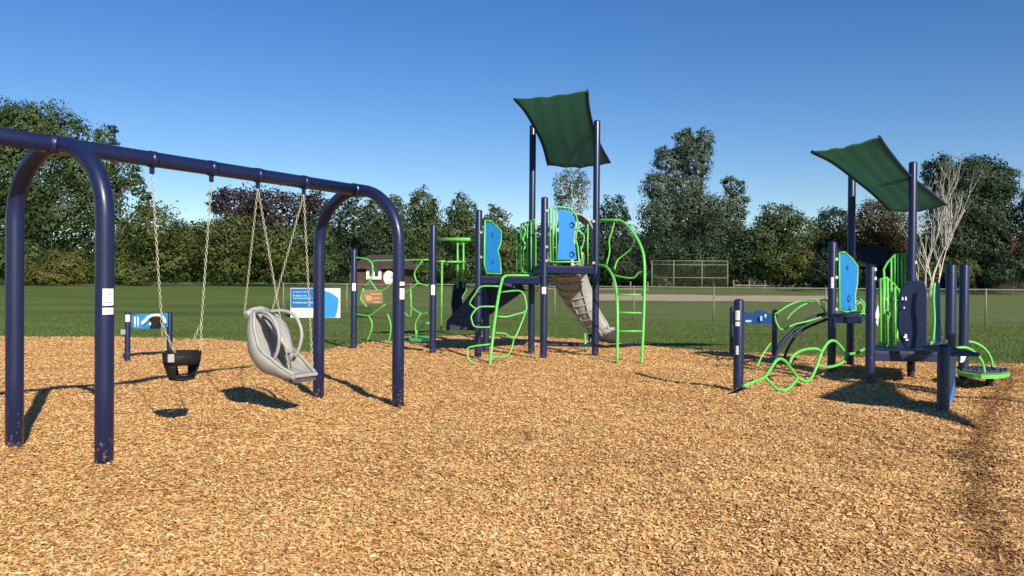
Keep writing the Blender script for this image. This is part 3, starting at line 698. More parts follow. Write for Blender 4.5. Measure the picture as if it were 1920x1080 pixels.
deck(pr, [B2, at(1612, 592, 12.4), at(1622, 592, 13.8), B3], zu)
deck(pr, [B4, at(1762, 662, 10.9), at(1760, 655, 12.7), B5, at(1650, 655, 12.9)], zl_)
MB().tube([Vector((at(1708, 690, 12.0).x, 12.0, -.2)), Vector((at(1708, 690, 12.0).x, 12.0, zl_))], .05, 12).build('deck_leg', M['navy'], pr)
b1 = panel(pr, [(1573, 474), (1583, 473), (1597, 485), (1608, 500), (1607, 530), (1603, 552), (1604, 582), (1585, 585), (1574, 580)], 1570, 12.65, 1610, 13.3, M['blue'], [(1587, 502, .03), (1590, 560, .05)], .05)
b2 = panel(pr, [(1657, 505), (1664, 492), (1678, 478), (1697, 474), (1696, 535), (1690, 560), (1660, 560)], 1655, 13.0, 1700, 12.9)
bars(b2, 'panel_bar', [yl([(1671, 486), (1671, 558)], 12.98, 12.98), yl([(1678, 479), (1678, 558)], 12.95, 12.95), yl([(1684, 477), (1684, 558)], 12.93, 12.93), yl([(1691, 475), (1691, 558)], 12.91, 12.91)], .018)
b3 = panel(pr, [(1650, 523), (1662, 521), (1676, 533), (1686, 546), (1682, 580), (1684, 610), (1680, 645), (1660, 648), (1652, 640)], 1645, 11.3, 1690, 11.9)
bars(b3, 'panel_bar', [yl([(1657, 522), (1657, 646)], 11.4, 11.4), yl([(1664, 522), (1664, 646)], 11.5, 11.5), yl([(1671, 530), (1671, 646)], 11.6, 11.6), yl([(1678, 538), (1678, 646)], 11.7, 11.7), yl([(1653, 600), (1683, 602)], 11.4, 11.8), yl([(1653, 560), (1685, 564)], 11.4, 11.8)], .019)
bars(b3, 'curly_bar', [yl([(1660, 582), (1668, 590), (1662, 602), (1671, 612), (1664, 625), (1674, 634)], 11.45, 11.65)], .02)
# big dark bubble wall
oc = [(1683, 560), (1690, 540), (1702, 528), (1722, 526), (1734, 530), (1738, 545), (1738, 640), (1728, 652), (1700, 654), (1688, 640), (1682, 610)]
ow = MB().prism([at(*p) for p in yx(oc, 1682, 11.4, 1740, 11.2)], (0.01, .05, 0)).build('solid_wall_panel', M['blue_dk'], pr, bevel=.015)
for x, y, w, h in ((1698, 628, 4, 3), (1697, 632, 6, 3), (1700, 637, 5, 3), (1692, 560, 2, 6), (1698, 560, 2, 7), (1695, 577, 2, 3)):
    p = at(x, y, 11.30); MB().box(p, (w * .0075, .02, h * .0075)).build('white_marking', M['white'], ow)
bars(pr, 'grab_bar', [yl([(1752, 530), (1750, 560), (1752, 600), (1749, 645)], 11.0, 11.0), yl([(1747, 640), (1744, 650)], 11.0, 11.0)], .018)
MB().prism([at(1755, 530, 10.8), at(1762, 530, 10.6), at(1764, 642, 10.6), at(1755, 642, 10.8)], (.01, .03, 0)).build('side_panel', M['blue'], pr)
MB().prism([at(1751, 535, 11.2), at(1756, 532, 11.2), at(1756, 644, 11.2), at(1748, 644, 11.2)], (.01, .03, 0)).build('side_panel', M['blue_dk'], pr)
# low transfer panel on the front post
MB().prism([at(1773, 666, 8.78), at(1788, 664, 9.3), at(1788, 742, 9.3), at(1773, 772, 8.78)], (.03, .008, 0)).build('transfer_panel', M['blue'], pr)
MB().box(at(1780, 657, 9.3), (.28, 1.1, .045), -.2).build('transfer_seat', M['navy2'], pr, bevel=.015)
# brace clamps
for P, x, ys in ((B2, 1568, (486, 520, 580)), (B4, 1640, (505, 522)), (B5, 1716, (492,)), (B6, 1773, (640, 654)), (B4, 1644, (600,))):
    for y in ys: MB().box(at(x, y, P.y - .04), (.04, .04, .045)).build('clamp', M['steel'], pr)
MB().prism([at(x, y, 12.2) for x, y in ((1640, 570), (1645, 568), (1648, 590), (1645, 612), (1640, 600))], (0, .03, 0)).build('white_panel', M['white'], pr)
sL = curve([(1523, 285, 11.6), (1562, 305, 12.4), (1603, 336, 13.2), (1640, 366, 13.8), (1667, 394, 14.3)])
sR = curve([(1648, 257, 11.2), (1670, 288, 11.8), (1702, 326, 12.6), (1738, 356, 13.2), (1773, 384, 13.8)])
sail(pr, sL, sR)
# hexagon web climber
fw = lambda x: lerp(9.7, 11.6, (x - 1395) / 225.)
def Wf(p): return [(x, y, fw(x)) for x, y in p]
bars(pr, 'hexagon_climber', [Wf(l) for l in [
    [(1394, 724), (1415, 715), (1434, 707), (1446, 690), (1458, 674), (1472, 677), (1491, 702), (1504, 713), (1519, 712), (1532, 685), (1541, 660), (1554, 641), (1568, 641), (1587, 662), (1604, 662), (1622, 654)],
    [(1434, 707), (1441, 714), (1448, 722), (1459, 730), (1476, 730), (1492, 714), (1496, 706)], [(1480, 682), (1488, 666), (1507, 656), (1530, 654), (1541, 660)],
    [(1587, 662), (1582, 678), (1562, 687), (1545, 688), (1533, 684)]]], .021, 3, 8, joined=True)
hb = bars(pr, 'arched_ladder', [
    [(1419, 688, 12.3), (1430, 665, 12.4), (1445, 643, 12.5)], [(1453, 592, 12.3), (1456, 606, 12.3), (1466, 618, 12.3), (1490, 608, 12.4)],
    [(1452, 590, 12.9), (1464, 582, 12.9), (1480, 572, 12.9), (1500, 565, 12.9), (1526, 562, 12.8), (1541, 575, 12.7), (1549, 588, 12.7)],
    [(1475, 600, 12.9), (1484, 588, 12.9), (1500, 575, 12.9), (1520, 566, 12.9)], [(1538, 564, 12.8), (1548, 562, 12.7), (1556, 570, 12.7)], [(1490, 608, 12.6), (1512, 603, 12.7), (1530, 598, 12.7), (1548, 592, 12.7)]], .015, 4)
bars(hb, 'bridge_rail', [yl([(1450, 690), (1455, 668), (1464, 645), (1488, 620), (1520, 598), (1552, 588)], 12.8, 12.8)], .034, 4, 8, M['navy2'])
bars(hb, 'bridge_rail', [yl([(1470, 690), (1474, 660), (1500, 622), (1552, 598)], 13.4, 13.4)], .024, 4, 8, M['navy2'])
tg = bars(pr, 'tangled_bars', [yl([(1612, 560), (1622, 572), (1616, 585), (1628, 592)], 12.8, 12.8), yl([(1605, 572), (1615, 568), (1620, 585), (1610, 590)], 12.8, 12.8)], .014, 4)
# low round platform with hoops at the right
dp = [at(x, y, Y) for x, y, Y in ((1797, 700, 10.9), (1840, 704, 10.5), (1880, 702, 10.6), (1894, 697, 10.9), (1880, 690, 11.4), (1830, 688, 11.7), (1798, 690, 11.5))]
zz = dp[0].z; dp = [Vector((p.x, p.y, zz)) for p in dp]
dsk = MB().prism(cat(dp, 3, True), (0, 0, .05)).build('platform', M['green'], pr)
MB().prism([Vector((p.x, p.y, zz + .028)) * 1.0 for p in [lerp(sum(dp, Vector()) / 7, q, .88) for q in dp]], (0, 0, .02)).build('platform_mat', M['grey_dk'], dsk)
kb = MB()
for i in range(26):
    a = i * 2.4; r = .06 + .011 * i; c = sum(dp, Vector()) / 7
    kb.lathe((c.x + r * math.cos(a) * 1.1, c.y + r * math.sin(a) * .9, zz + .037), [(.03, 0), (.022, .022), (.001, .027)], 8)
kb.build('grip_knob', M['blue_dk'], dsk)
bars(dsk, 'hoop', [[(1790, 653, 10.7), (1812, 652, 10.7), (1830, 663, 10.7), (1842, 680, 10.7), (1846, 700, 10.7)], [(1812, 640, 11.3), (1828, 643, 11.3), (1845, 653, 11.3), (1857, 670, 11.3), (1862, 692, 11.3)], [(1806, 632, 11.2), (1806, 645, 11.2)]], .02, 5)
for x, Y in ((1806, 11.0), (1856, 11.1)):
    p = at(x, 700, Y); MB().tube([Vector((p.x, Y, -.1)), Vector((p.x, Y, zz))], .05, 12).build('platform_leg', M['navy'], dsk)
MB().prism([at(x, y, 11.1) for x, y in ((1801, 660), (1806, 655), (1812, 665), (1806, 678), (1800, 680))], (0, .03, 0)).build('white_panel', M['white'], pr)

# ------------------------------------------------------------ small play panels on two posts
def play_panel(pa, pb, za, zb, label, drum):
    t = empty('play_station', ((pa.x + pb.x) / 2, (pa.y + pb.y) / 2, 0), label, 'play panel')
    pa_ = post(t, pa, za, r=.045); post(t, pb, zb, r=.05)
    return t, pa_
q1, q2 = gr(239, 682), gr(318, 672); q2 = Vector((q2.x, q2.y, 0))
dpn, dpp = play_panel(q1, q2, zat(239, 586, q1), zat(318, 587, q2), 'small blue drum panel between two navy posts behind the bucket swing', True)
yq = lambda x: lerp(q1.y, q2.y, (x - 239) / 79.)
bd = MB().prism([at(x, y, yq(x)) for x, y in ((248, 592), (256, 589), (316, 587), (316, 612), (300, 617), (249, 616))], (0, .03, 0)).build('board', M['sign_blue2'], dpn)
sw = MB()
for x in (253, 259): sw.tube([at(x, 594, yq(x) - .03), at(x, 614, yq(x) - .03)], .012, 6)
sw.tube(cat([at(x, y, yq(x) - .03) for x, y in ((266, 607), (274, 600), (280, 594), (294, 591), (306, 596), (310, 606))], 4), .028, 8)
sw.tube([at(x, y, yq(x) - .03) for x, y in ((280, 610), (288, 596))], .018, 6); sw.build('white_arc', M['white'], bd)
dc = at(293, 604, yq(293)); MB().tube([dc - Vector((0, .17, 0)), dc + Vector((0, .02, 0))], .105, 20).build('drum', M['rubber'], dpn)
sticker(dpp, q1, zat(239, 603, q1), zat(239, 590, q1), .045, .8)
MB().box(q1 + Vector((-.045, -.045, zat(239, 622, q1))), (.07, .06, .08)).build('hand_knob', M['grey'], dpn)
c1, c2 = at(1372, 662, 15.6), at(1452, 668, 15.3); c1.z = c2.z = 0
mpn, _ = play_panel(c1, c2, zat(1372, 577, c1), zat(1453, 582, c2), 'small dark blue music panel between two navy posts beyond the hexagon climber', False)
MB().prism([at(x, y, lerp(15.55, 15.25, (x - 1372) / 80.)) for x, y in ((1376, 583), (1415, 587), (1418, 581), (1434, 583), (1437, 587), (1447, 588), (1447, 608), (1376, 607))], (0, .03, 0)).build('board', mat('mid_blue_board', (.01, .07, .25), .5, noise=.2), mpn)
for x, y, w, h in ((1403, 602, 11, 4), (1427, 597, 4, 9), (1435, 592, 4, 6), (1442, 598, 3, 8)): MB().box(at(x, y, 15.3), (w * .01, .02, h * .01)).build('chime_key', M['blue_lt'], mpn)

# ------------------------------------------------------------ shade sail just outside the frame on the right (its shadow falls in front of the low structure)
def off_sail():
    h = 3.3; k = h / math.tan(SUN_EL); sh = Vector((math.sin(SUN_AZ) * k, math.cos(SUN_AZ) * k, h))
    tip, l_, f1, f2 = gr(1842, 808), gr(1528, 746), gr(1630, 706), gr(1720, 740)
    t = empty('canopy', (tip + sh)[:2] + (0,), 'dark green shade canopy on navy posts outside the picture at the right', 'shade canopy')
    cs = [tip + sh, l_ + sh, f1 + sh, f2 + sh]
    L0 = [lerp(cs[0], cs[1], i / 8) for i in range(9)]; R0 = [lerp(lerp(cs[0], cs[3], .02), lerp(cs[3], cs[2], .9), i / 8) + Vector((.10, .3 * math.sin(math.pi * i / 8), .1)) for i in range(9)]
    s = MB().grid([[lerp(a, b, j / 4) for j in range(5)] for a, b in zip(L0, R0)]).build('shade_sail', M['sail'], t, solid=.006)
    p = lerp(R0[4], R0[5], .5); post(t, p + Vector((.15, 0, 0)), h + .2)
off_sail()

# ------------------------------------------------------------ chain-link fence with signs
def fence():
    xs = [(531, 595), (650, 595), (770, 595), (905, 597), (1040, 599), (1188, 602), (1338, 604), (1548, 607), (1698, 609), (1848, 611), (2010, 613), (2180, 615)]
    P = [gr(x, y) for x, y in xs]; t = empty('chain_link_fence', P[0], 'low grey-green chain-link fence crossing the grass behind the play structures', 'fence')
    H = 1.27
    for p in P:
        z = float(ground_z(p.x, p.y)); MB().tube([Vector((p.x, p.y, z - .1)), Vector((p.x, p.y, z + H + .04))], .03, 8).build('post', M['fence'], t)
    MB().tube([Vector((p.x, p.y, float(ground_z(p.x, p.y)) + H)) for p in P], .022, 8).build('top_rail', M['fence'], t)
    V = []; w = .0022
    for a, b in zip(P[:-1], P[1:]):
        L_ = (b - a).length; x = (b - a) / L_; n = int(L_ / .075)
        for i in range(-int(H / .075), n):
            for sg in (0, 1):
                s0, s1 = i * .075, i * .075 + H; z0, z1 = .02, H
                if s0 < 0: z0 += -s0; s0 = 0
                if s1 > L_: z1 -= s1 - L_; s1 = L_
                if z1 - z0 < .05: continue
                if sg: za, zb = H - z0, H - z1
                else: za, zb = z0, z1
                A = a + x * s0 + Vector((0, 0, za)); B = a + x * s1 + Vector((0, 0, zb)); o = Vector((0, 0, w))
                V += [A - o, B - o, B + o, A + o]
    o = np_mesh('wire_mesh', np.array([tuple(v - P[0]) for v in V]), 4, {}, M['fence']); o.parent = t
    return P
FP = fence()
def sign(name, x0, y0, x1, y1, Y, m, label):
    a = at(x0, y0, Y); b = at(x1, y1, Y); c = (a + b) / 2
    o = MB().box(c, (b.x - a.x, .03, a.z - b.z)).build(name, m); 
    me = o.data; me.transform(Matrix.Translation(-c)); o.location = c
    return prop(o, label, 'sign')
bs = sign('banner_sign', 545, 540, 638, 596, 30.2, M['trim'], 'large blue and white information banner hanging on the fence behind the swings')
def on(parent, name, poly, Y, m, th=.006):
    return MB().prism([at(x, y, Y) for x, y in poly], (0, th, 0)).build(name, m, parent)
on(bs, 'blue_field', [(545.5, 541), (588, 541), (588, 577), (545.5, 577)], 30.175, M['sign_blue'])
on(bs, 'light_blue_field', [(588.6, 541), (600, 543.5), (612, 546), (624, 551), (634, 559), (635, 566), (633, 582), (629, 595), (588.6, 595)], 30.175, M['sign_blue2'])
tx = MB()
for y, h, x0, x1 in ((547.5, 1.8, 549, 580), (554.5, 3.0, 549, 575), (559.5, 2.4, 550, 586), (567.5, 3.0, 549, 586), (587, 2.6, 592, 604)):
    x = x0
    while x < x1:
        w = random.uniform(1.2, 2.2); tx.prism([at(a, b, 30.168) for a, b in ((x, y - h / 2), (x + w, y - h / 2), (x + w, y + h / 2), (x, y + h / 2))], (0, .004, 0)); x += w + random.choice([.5, .5, .5, 1.6])
tx.build('lettering', M['blue_lt'], bs)
ns = sign('notice_sign', 678, 543, 718, 569, 30.25, M['sign_tan'], 'small tan notice board with orange print on the fence behind the web climber')
on(ns, 'orange_patch', [(684, 554), (695, 554), (699, 563), (688, 565)], 30.22, M['sign_orange'])
tx = MB()
for y, x0, x1 in ((551.5, 695, 714), (559, 700, 712), (567, 700, 714)): tx.prism([at(a, b, 30.22) for a, b in ((x0, y - 1.2), (x1, y - 1.2), (x1, y + 1.2), (x0, y + 1.2))], (0, .004, 0))
tx.build('lettering', M['sign_orange'], ns)

# ------------------------------------------------------------ backstop, rail, houses
def backstop():
    Y = 90; xs = (1222, 1263, 1316, 1364); g = [at(x, 541, Y) for x in xs]; t = empty('backstop', (g[0].x, Y, float(ground_z(g[0].x, Y))), 'tall grey wire baseball backstop behind the sand infield', 'backstop')
    zt = at(1290, 489, Y).z
    for p in g: MB().tube([Vector((p.x, Y, .5)), Vector((p.x, Y, zt))], .065, 8).build('post', M['fence'], t)
    for z in (zt, zt - 1.9, zt - .45): MB().tube([Vector((g[0].x, Y, z)), Vector((g[-1].x, Y, z))], .045, 8).build('rail', M['fence'], t)
    V = []; w = .0035; x0, x1 = g[0].x, g[-1].x; H = zt - .9
    k = x0 - H
    while k < x1:
        for sg in (0, 1):
            a, b = max(k, x0), min(k + H, x1); za, zb = .9 + (a - k), .9 + (b - k)
            if sg: za, zb = .9 + zt - za, .9 + zt - zb
            if b > a: V += [(a, Y, za - w), (b, Y, zb - w), (b, Y, zb + w), (a, Y, za + w)]
        k += .22
    V = np.array(V) - np.array(tuple(t.location)); o = np_mesh('wire_mesh', V, 4, {}, M['fence']); o.parent = t
backstop()
def low_rail():
    Y = 93; t = empty('rail_fence', (at(1380, 540, Y).x, Y, .8), 'low weathered grey rail fence under the trees beyond the infield', 'fence')
    a, b = at(1376, 535, Y), at(1700, 537, Y)
    for dz in (0, -.5, -.95): MB().beam(a + Vector((0, 0, dz)), b + Vector((0, 0, dz)), .06, .16).build('rail', M['wood_grey'], t)
    for i in range(12):
        p = lerp(a, b, i / 11); MB().box((p.x, Y + .1, 1.1), (.14, .1, 1.6)).build('post', M['wood_grey'], t)
low_rail()
def low_rail2():
    Y = 82; a, b = at(1020, 541, Y), at(1215, 542, Y); t = empty('rail_fence', (a.x, Y, .6), 'dark brown rail fence beyond the lawn behind the tower slide', 'fence')
    for dz in (0, -.4): MB().beam(a + Vector((0, 0, dz)), b + Vector((0, 0, dz)), .06, .14).build('rail', M['wood_grey'], t)
    for i in range(7):
        p = lerp(a, b, i / 6); MB().box((p.x, Y + .1, .9), (.14, .1, 1.4)).build('post', M['wood_grey'], t)
low_rail2()
def house(name, x0, x1, ytop, yeave, Y, dp_, label, wm, rm, windows=(), gable=None):
    a, b = at(x0, yeave, Y), at(x1, yeave, Y); zt = at((x0 + x1) / 2, ytop, Y + dp_ / 2).z; ze = (a.z + b.z) / 2; zg = float(ground_z(a.x, Y)) - .3
    t = empty(name, ((a.x + b.x) / 2, Y + dp_ / 2, zg + .3), label, 'house')
    w = MB().box(((a.x + b.x) / 2, Y + dp_ / 2, (zg + ze) / 2), (b.x - a.x, dp_, ze - zg)).build('wall', wm, t)
    o = .45; ins = min(1.6, (b.x - a.x) * .1); yc = Y + dp_ / 2
    base = [Vector((a.x - o, Y - o, ze)), Vector((b.x + o, Y - o, ze)), Vector((b.x + o, Y + dp_ + o, ze)), Vector((a.x - o, Y + dp_ + o, ze))]
    rd = [Vector((a.x + ins, yc, zt)), Vector((b.x - ins, yc, zt))]; e = Vector((0, 0, .16))
    vs = [p - e for p in base] + base + rd
    MB().add(vs, [(3, 2, 1, 0), (0, 1, 5, 4), (1, 2, 6, 5), (2, 3, 7, 6), (3, 0, 4, 7), (4, 5, 9, 8), (6, 7, 8, 9), (5, 6, 9), (7, 4, 8)]).build('roof', rm, t)
    for (wx0, wy0, wx1, wy1) in windows:
        p, q = at(wx0, wy0, Y - .06), at(wx1, wy1, Y - .06); c = (p + q) / 2; W_, H_ = q.x - p.x, p.z - q.z; f = .22
        fr = MB(); fr.box((c.x, c.y, p.z - f / 2), (W_, .1, f)); fr.box((c.x, c.y, q.z + f / 2), (W_, .1, f)); fr.box((p.x + f / 2, c.y, c.z), (f, .1, H_ - 2 * f)); fr.box((q.x - f / 2, c.y, c.z), (f, .1, H_ - 2 * f)); fr.box((c.x, c.y, c.z), (.12, .08, H_ - 2 * f))
        win = fr.build('window', M['trim'], t); MB().box((c.x, c.y + .03, c.z), (W_ - 2 * f, .03, H_ - 2 * f)).build('pane', M['glass'], win)
    return t
house('brown_house', 668, 752, 478, 500, 60, 7, 'brown bungalow with a white framed window behind the web climber', M['wall_brown'], M['roof_brown'], [(687, 503, 715, 524)])
ds = empty('satellite_dish', (at(729, 522, 58).x, 58, float(ground_z(-9, 58))), 'pale round satellite dish on a pole in front of the brown house', 'satellite dish')
cdp = at(729, 521, 58); G = []
for i in range(6):
    r = .42 * i / 5; G.append([cdp + Vector((r * math.cos(a), -.35 * (r ** 2) - .25 * r * math.cos(a), r * 1.25 * math.sin(a))) for a in [2 * math.pi * k / 16 for k in range(17)]])
MB().grid(G).build('dish', M['trim'], ds, solid=.03); MB().tube([Vector((cdp.x, 58.1, .9)), cdp + Vector((0, .1, 0))], .04, 8).build('pole', M['steel'], ds)
house('dark_pavilion', 1580, 1698, 463, 497, 86, 9, 'dark low building with charcoal roof behind the low play structure', M['wall_dark'], M['roof_dark'])
house('brick_house', 1846, 1960, 444, 474, 84, 9, 'dim brick house with brown roof under the big dark tree at the right edge', M['wall_dark'], M['brick'])

# ------------------------------------------------------------ trees
def leaves(lobes, Y, size, dens, kk, depth=.8):
    size = size * .74
    """lobes (px,py,rx,ry) at distance Y -> leaf quads and lobe centres"""
    C_, S_ = [], []
    for (x, y, rx, ry) in lobes:
        c = at(x, y, Y); s = Y / FPX; C_.append(np.array(c)); S_.append((rx * s, max(rx, ry) * s * depth, ry * s))
    P = []; NR = []; KK = 2.5
    for c, s in zip(C_, S_):
        s = (s[0] * 1.05, s[1], s[2] * 1.05)
        c = c + np.array([0, rng.normal(0, .25) * s[1], 0]); area = s[0] * s[2] * 4; R0 = min(s)
        nc = int(np.clip(area / (size * 3.0) ** 2, 14, 110))
        d = rng.normal(size=(nc, 3)); d /= np.linalg.norm(d, axis=1)[:, None]
        rad = rng.uniform(.60, .98, nc); cc = c + d * rad[:, None] * np.array(s); cr = R0 * rng.uniform(.18, .38, nc)
        n = int(area * dens * KK / size ** 2); w = cr ** 2; idx = rng.choice(nc, n, p=w / w.sum())
        dd = rng.normal(size=(n, 3)); dd /= np.linalg.norm(dd, axis=1)[:, None]
        rr = rng.random(n) ** .4 + (rng.random(n) < .12) * .3
        P.append(cc[idx] + dd * (rr * cr[idx])[:, None] * np.array([1.15, 1.1, .85])); NR.append(dd * .7 + d[idx] * 1.0)
        m_ = int(area * dens * KK * .9 / size ** 2)          # inner mass of the crown
        d2 = rng.normal(size=(m_, 3)); d2 /= np.linalg.norm(d2, axis=1)[:, None]
        lump = .80 + .10 * np.sin(d2[:, 0] * 5 + c[0]) * np.sin(d2[:, 2] * 6 + c[2]) + .08 * np.sin(d2[:, 0] * 11 + d2[:, 2] * 9 + c[0])
        P.append(c + d2 * (lump * rng.uniform(.75, 1.05, m_) ** (1 if dens > .9 else 1))[:, None] * np.array(s)); NR.append(d2)
    P = np.concatenate(P); NR = np.concatenate(NR); N = len(P)
    gz = ground_z(P[:, 0], P[:, 1]) + .1; k = P[:, 2] > gz; P = P[k]; NR = NR[k]; N = len(P)
    nr = NR + rng.normal(0, .34, (N, 3)); nr /= np.linalg.norm(nr, axis=1)[:, None]
    t = rng.normal(size=(N, 3)); t -= nr * (t * nr).sum(1)[:, None]; t /= np.linalg.norm(t, axis=1)[:, None]; b = np.cross(nr, t)
    sz = size * rng.uniform(.55, 1.25, N)[:, None]
    V = np.stack([P - t * sz * .62, P - b * sz * .36 + t * sz * .05, P + t * sz * .62, P + b * sz * .36 - t * sz * .05], 1).reshape(-1, 3)
    return V, N, C_, S_
def tree(name, lobes, Y, kind, label, size=.26, dens=1.5, cat_='tree', group=None, trunk=True, bark='bark', limbs=True, tr=None):
    base = at(lobes[0][0], 535, Y) if tr is None else at(tr, 535, Y); gz = float(ground_z(base.x, Y)); base.z = gz
    t = empty(name, base, label, cat_, group)
    V, N, C_, S_ = leaves(lobes, Y, size, dens, kind)
    o = np_mesh('crown', V - np.array(tuple(base)), 4, {'rnd': rng.random(N)}, L[kind]); o.parent = t
    if trunk:
        b = MB(); top = max(c[2] for c in C_); k = min(range(len(C_)), key=lambda i: -C_[i][2]); ct = C_[k]
        r0 = max(.10, (top - gz) * .028)
        fork = base + Vector(((ct[0] - base.x) * .3, 0, (top - gz) * .35))
        b.tube(cat([base - Vector((0, 0, .2)), lerp(base, fork, .5) + Vector((rng.normal(0, .1), 0, 0)), fork, Vector(ct)], 4), r0, 8, taper=.25)
        if limbs:
            for i, c in enumerate(C_):
                if i == k: continue
                c = Vector(c); m = lerp(base, fork, random.uniform(.6, 1)); b.tube(cat([m, lerp(m, c, .5) + Vector((0, 0, .1 * (c - m).length)), c + Vector((0, 0, S_[i][2] * .4))], 3), r0 * .5, 6, taper=.2)
                for q in range(3):
                    e = c + Vector((rng.normal(0, .5) * S_[i][0], rng.normal(0, .5) * S_[i][1], rng.normal(.2, .5) * S_[i][2])); b.tube([lerp(m, c, .7), e], r0 * .18, 5, taper=.3)
        b.build('trunk', M[bark], t)
    return t
G1 = 'trees along the far edge of the lawn'
tree('broadleaf_tree', [(40, 330, 105, 95), (-50, 300, 120, 105), (70, 240, 70, 52), (20, 240, 60, 50), (125, 262, 55, 50), (205, 262, 22, 32), (165, 320, 65, 60), (225, 320, 32, 42), (185, 380, 55, 60), (110, 400, 90, 80), (-20, 420, 110, 95), (260, 350, 14, 22)], 62, 'green',
     'huge green broadleaf tree towering at the left edge behind the swing frame', .30, 1.25, group=G1)
tree('bushy_tree', [(290, 432, 62, 52), (345, 455, 55, 50), (240, 462, 55, 55), (300, 495, 90, 42), (268, 385, 16, 34)], 56, 'olive', 'round olive green tree seen between the bucket swing chains', .24, 1.4, group=G1)
tree('bush', [(125, 500, 48, 38), (100, 520, 60, 22), (150, 515, 35, 26)], 52.5, 'yellow', 'yellow-green rounded bush at the lawn edge behind the left arch', .2, 1.4, 'bush', group='bushes at the lawn edge')
tree('bush', [(25, 490, 70, 48), (-50, 490, 70, 48), (60, 515, 50, 28)], 53.5, 'green', 'dark green bush at the far left edge of the lawn', .22, 1.3, 'bush', group='bushes at the lawn edge')
tree('bush', [(205, 505, 45, 34), (240, 515, 45, 25)], 53, 'olive', 'low olive bush right of the left arch post', .2, 1.3, 'bush', group='bushes at the lawn edge')
tree('copper_beech', [(520, 400, 72, 52), (455, 392, 58, 45), (590, 405, 42, 50), (412, 375, 24, 26), (480, 440, 80, 40)], 64, 'purple', 'purple-leaved tree above the hedge behind the accessible swing', .28, 1.4, group=G1)
tree('bushy_tree', [(430, 450, 60, 50), (405, 480, 55, 55), (450, 505, 60, 32)], 56, 'olive', 'olive green tree below the purple tree, left of the accessible swing', .24, 1.4, group=G1)
tree('bushy_tree', [(520, 465, 60, 48), (490, 500, 60, 36), (550, 505, 50, 32)], 55, 'olive', 'olive green tree directly above the blue banner', .24, 1.4, group=G1)
tree('bushy_tree', [(595, 455, 40, 55), (600, 500, 45, 36)], 58, 'green', 'narrow green tree behind the right arch rear leg', .25, 1.4, group=G1)
tree('broadleaf_tree', [(660, 420, 42, 55), (640, 470, 45, 55), (700, 470, 40, 50)], 66, 'dark', 'dark green tree seen through the right swing arch', .3, 1.4, group=G1)
tree('broadleaf_tree', [(722, 405, 48, 46), (735, 460, 55, 60), (755, 505, 50, 34)], 68, 'green', 'green tree just right of the right swing arch top', .3, 1.4, group=G1)
tree('broadleaf_tree', [(792, 392, 34, 42), (790, 440, 48, 55), (800, 495, 55, 42)], 70, 'green', 'tall green tree behind the first bar of the play tower', .3, 1.4, group=G1)
tree('broadleaf_tree', [(866, 398, 30, 36), (862, 440, 42, 50), (870, 495, 50, 42)], 72, 'green', 'pointed green tree left of the blue tower panel', .3, 1.4, group=G1)
tree('broadleaf_tree', [(930, 420, 30, 36), (935, 460, 42, 50), (950, 500, 55, 36)], 71, 'olive', 'olive green tree right of the blue tower panel', .3, 1.4, group=G1)
tree('broadleaf_tree', [(1010, 450, 45, 40), (1000, 495, 55, 38)], 76, 'dark', 'low dark tree behind the tower deck', .3, 1.3, group=G1)
tree('golden_shrub', [(712, 472, 20, 14), (728, 478, 16, 10)], 69, 'yellow', 'yellow-green treetop rising above the brown house roof', .22, 1.3, group=G1)
tree('sparse_tree', [(1072, 338, 24, 26), (1052, 352, 20, 28), (1092, 350, 18, 30), (1072, 385, 34, 34)], 88, 'grey', 'thin sparse tree showing between the tower sail and the blue panel', .26, .62, group=G1, bark='bark_pale')
tree('broadleaf_tree', [(1150, 402, 36, 36), (1140, 445, 48, 50), (1155, 500, 50, 38), (1100, 470, 45, 60)], 92, 'dark', 'dark green tree behind the loop ladder', .36, 1.3, group=G1)
tree('willow_tree', [(1300, 405, 60, 50), (1285, 268, 26, 28), (1322, 262, 20, 22), (1258, 300, 34, 32), (1305, 305, 36, 38), (1232, 352, 36, 30), (1285, 350, 42, 30), (1240, 410, 48, 50), (1374, 352, 24, 22), (1386, 385, 22, 30), (1350, 415, 52, 48)], 104, 'grey',
     'tallest grey-green tree with two feathery tops above the backstop', .40, 1.5, group=G1)
tree('broadleaf_tree', [(1340, 450, 60, 55), (1300, 490, 70, 45), (1385, 480, 48, 50)], 98, 'dark', 'dark green tree at the foot of the tallest tree', .38, 1.3, group=G1)
tree('broadleaf_tree', [(1235, 465, 45, 55), (1210, 500, 40, 36)], 97, 'dark', 'dark tree behind the left end of the backstop', .38, 1.3, group=G1)
tree('broadleaf_tree', [(1455, 412, 46, 32), (1430, 455, 50, 48), (1490, 450, 50, 48), (1460, 495, 70, 38)], 96, 'green', 'rounded green tree between the backstop and the low play structure', .36, 1.35, group=G1)
tree('bushy_tree', [(1505, 495, 36, 30), (1480, 510, 36, 22)], 92.5, 'yellow', 'yellow-green bushy tree just left of the low structure post', .3, 1.3, group=G1)
tree('broadleaf_tree', [(1560, 425, 38, 42), (1548, 470, 45, 50), (1575, 500, 40, 36)], 97, 'dark', 'dark tree behind the left post of the low structure sail', .36, 1.35, group=G1)
tree('autumn_tree', [(1640, 415, 48, 46), (1600, 450, 40, 45), (1675, 445, 40, 50)], 94, 'brown', 'brownish olive tree below the low structure sail', .34, 1.3, group=G1)
tree('broadleaf_tree', [(1830, 340, 62, 52), (1768, 330, 42, 40), (1878, 345, 32, 45), (1800, 400, 70, 55), (1865, 410, 50, 52), (1780, 455, 60, 45), (1840, 465, 60, 42)], 80, 'dark', 'broad dark tree with rounded crown at the right behind the pale bare tree', .32, 2.0, group=G1)
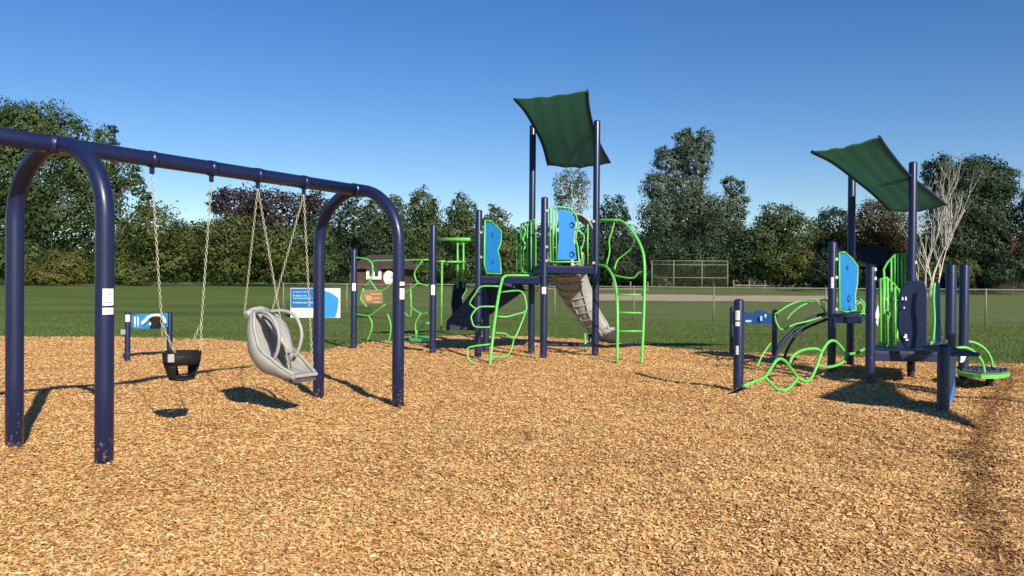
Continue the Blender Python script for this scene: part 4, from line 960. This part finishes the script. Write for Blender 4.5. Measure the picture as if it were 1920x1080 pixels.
tree('bushy_tree', [(1945, 400, 36, 60), (1950, 470, 50, 60)], 78, 'green', 'green tree cut by the right edge of the picture', .3, 1.4, group=G1)
tree('bush', [(1800, 505, 45, 26), (1735, 512, 40, 22)], 76, 'olive', 'low olive bush under the pale bare tree', .26, 1.3, 'bush', group='bushes at the lawn edge')
tree('bush', [(1545, 500, 26, 32), (1530, 515, 30, 18)], 84, 'dark', 'dark bush at the left of the dark pavilion', .26, 1.3, 'bush', group='bushes at the lawn edge')
tree('bush', [(1900, 505, 40, 30), (1860, 518, 36, 18), (1945, 512, 40, 28)], 77, 'dark', 'dark low shrubbery in front of the brick house', .26, 1.3, 'bush', group='bushes at the lawn edge')
# bare pale tree
def bare():
    Y = 72; b0 = at(1738, 530, Y); gz = float(ground_z(b0.x, Y)); b0.z = gz; t = empty('bare_tree', b0, 'leafless pale-barked tree with upright branches beside the tall navy sail post', 'tree')
    b = MB()
    def limb(p, d, L_, r, lev):
        pts = [p]; n = 7; q = Vector(p); d = Vector(d)
        for i in range(n):
            d = (d + Vector((random.gauss(0, .09), random.gauss(0, .09), .09 if lev else .03))).normalized(); q = q + d * (L_ / n); pts.append(q.copy())
        b.tube(pts, r, 6, taper=.3)
        if lev < 3:
            for k in range(6 if lev == 0 else 4 if lev == 1 else 3):
                j = random.randrange(2, n + 1); dd = (pts[j] - pts[j - 1]).normalized()
                limb(pts[j], (dd + Vector((random.uniform(-.5, .5), random.uniform(-.4, .4), random.uniform(.1, .6)))).normalized(), L_ * random.uniform(.32, .55), r * .42, lev + 1)
    for dx, lx, L_ in ((-.1, -.20, 7.0), (.05, -.08, 8.0), (.18, -.02, 8.4), (.3, .05, 7.8), (.5, .10, 7.0), (.8, .16, 6.4), (-.2, -.50, 5.0)):
        limb(b0 + Vector((dx, 0, -.1)), Vector((lx, random.uniform(-.1, .1), 1)).normalized(), L_, .075, 0)
    b.build('branches', M['bark_pale'], t)
bare()
# distant wood closing the horizon behind the individual trees
def far_wood():
    lob = []
    x = -250
    while x < 2200:
        y = 470 + 12 * math.sin(x * .013) + random.uniform(-8, 8)
        lob.append((x, y, 50, 36)); lob.append((x + 20, 505, 60, 30)); lob.append((x, 532, 60, 22)); x += 45
    V, N, _, _ = leaves(lob, 125, .62, 1.6, 'dark')
    o = np_mesh('distant_wood', V, 4, {'rnd': rng.random(N)}, L['dark'], 'stuff'); prop(o, 'dark distant woodland filling the gaps between the trees', 'woodland')
far_wood()
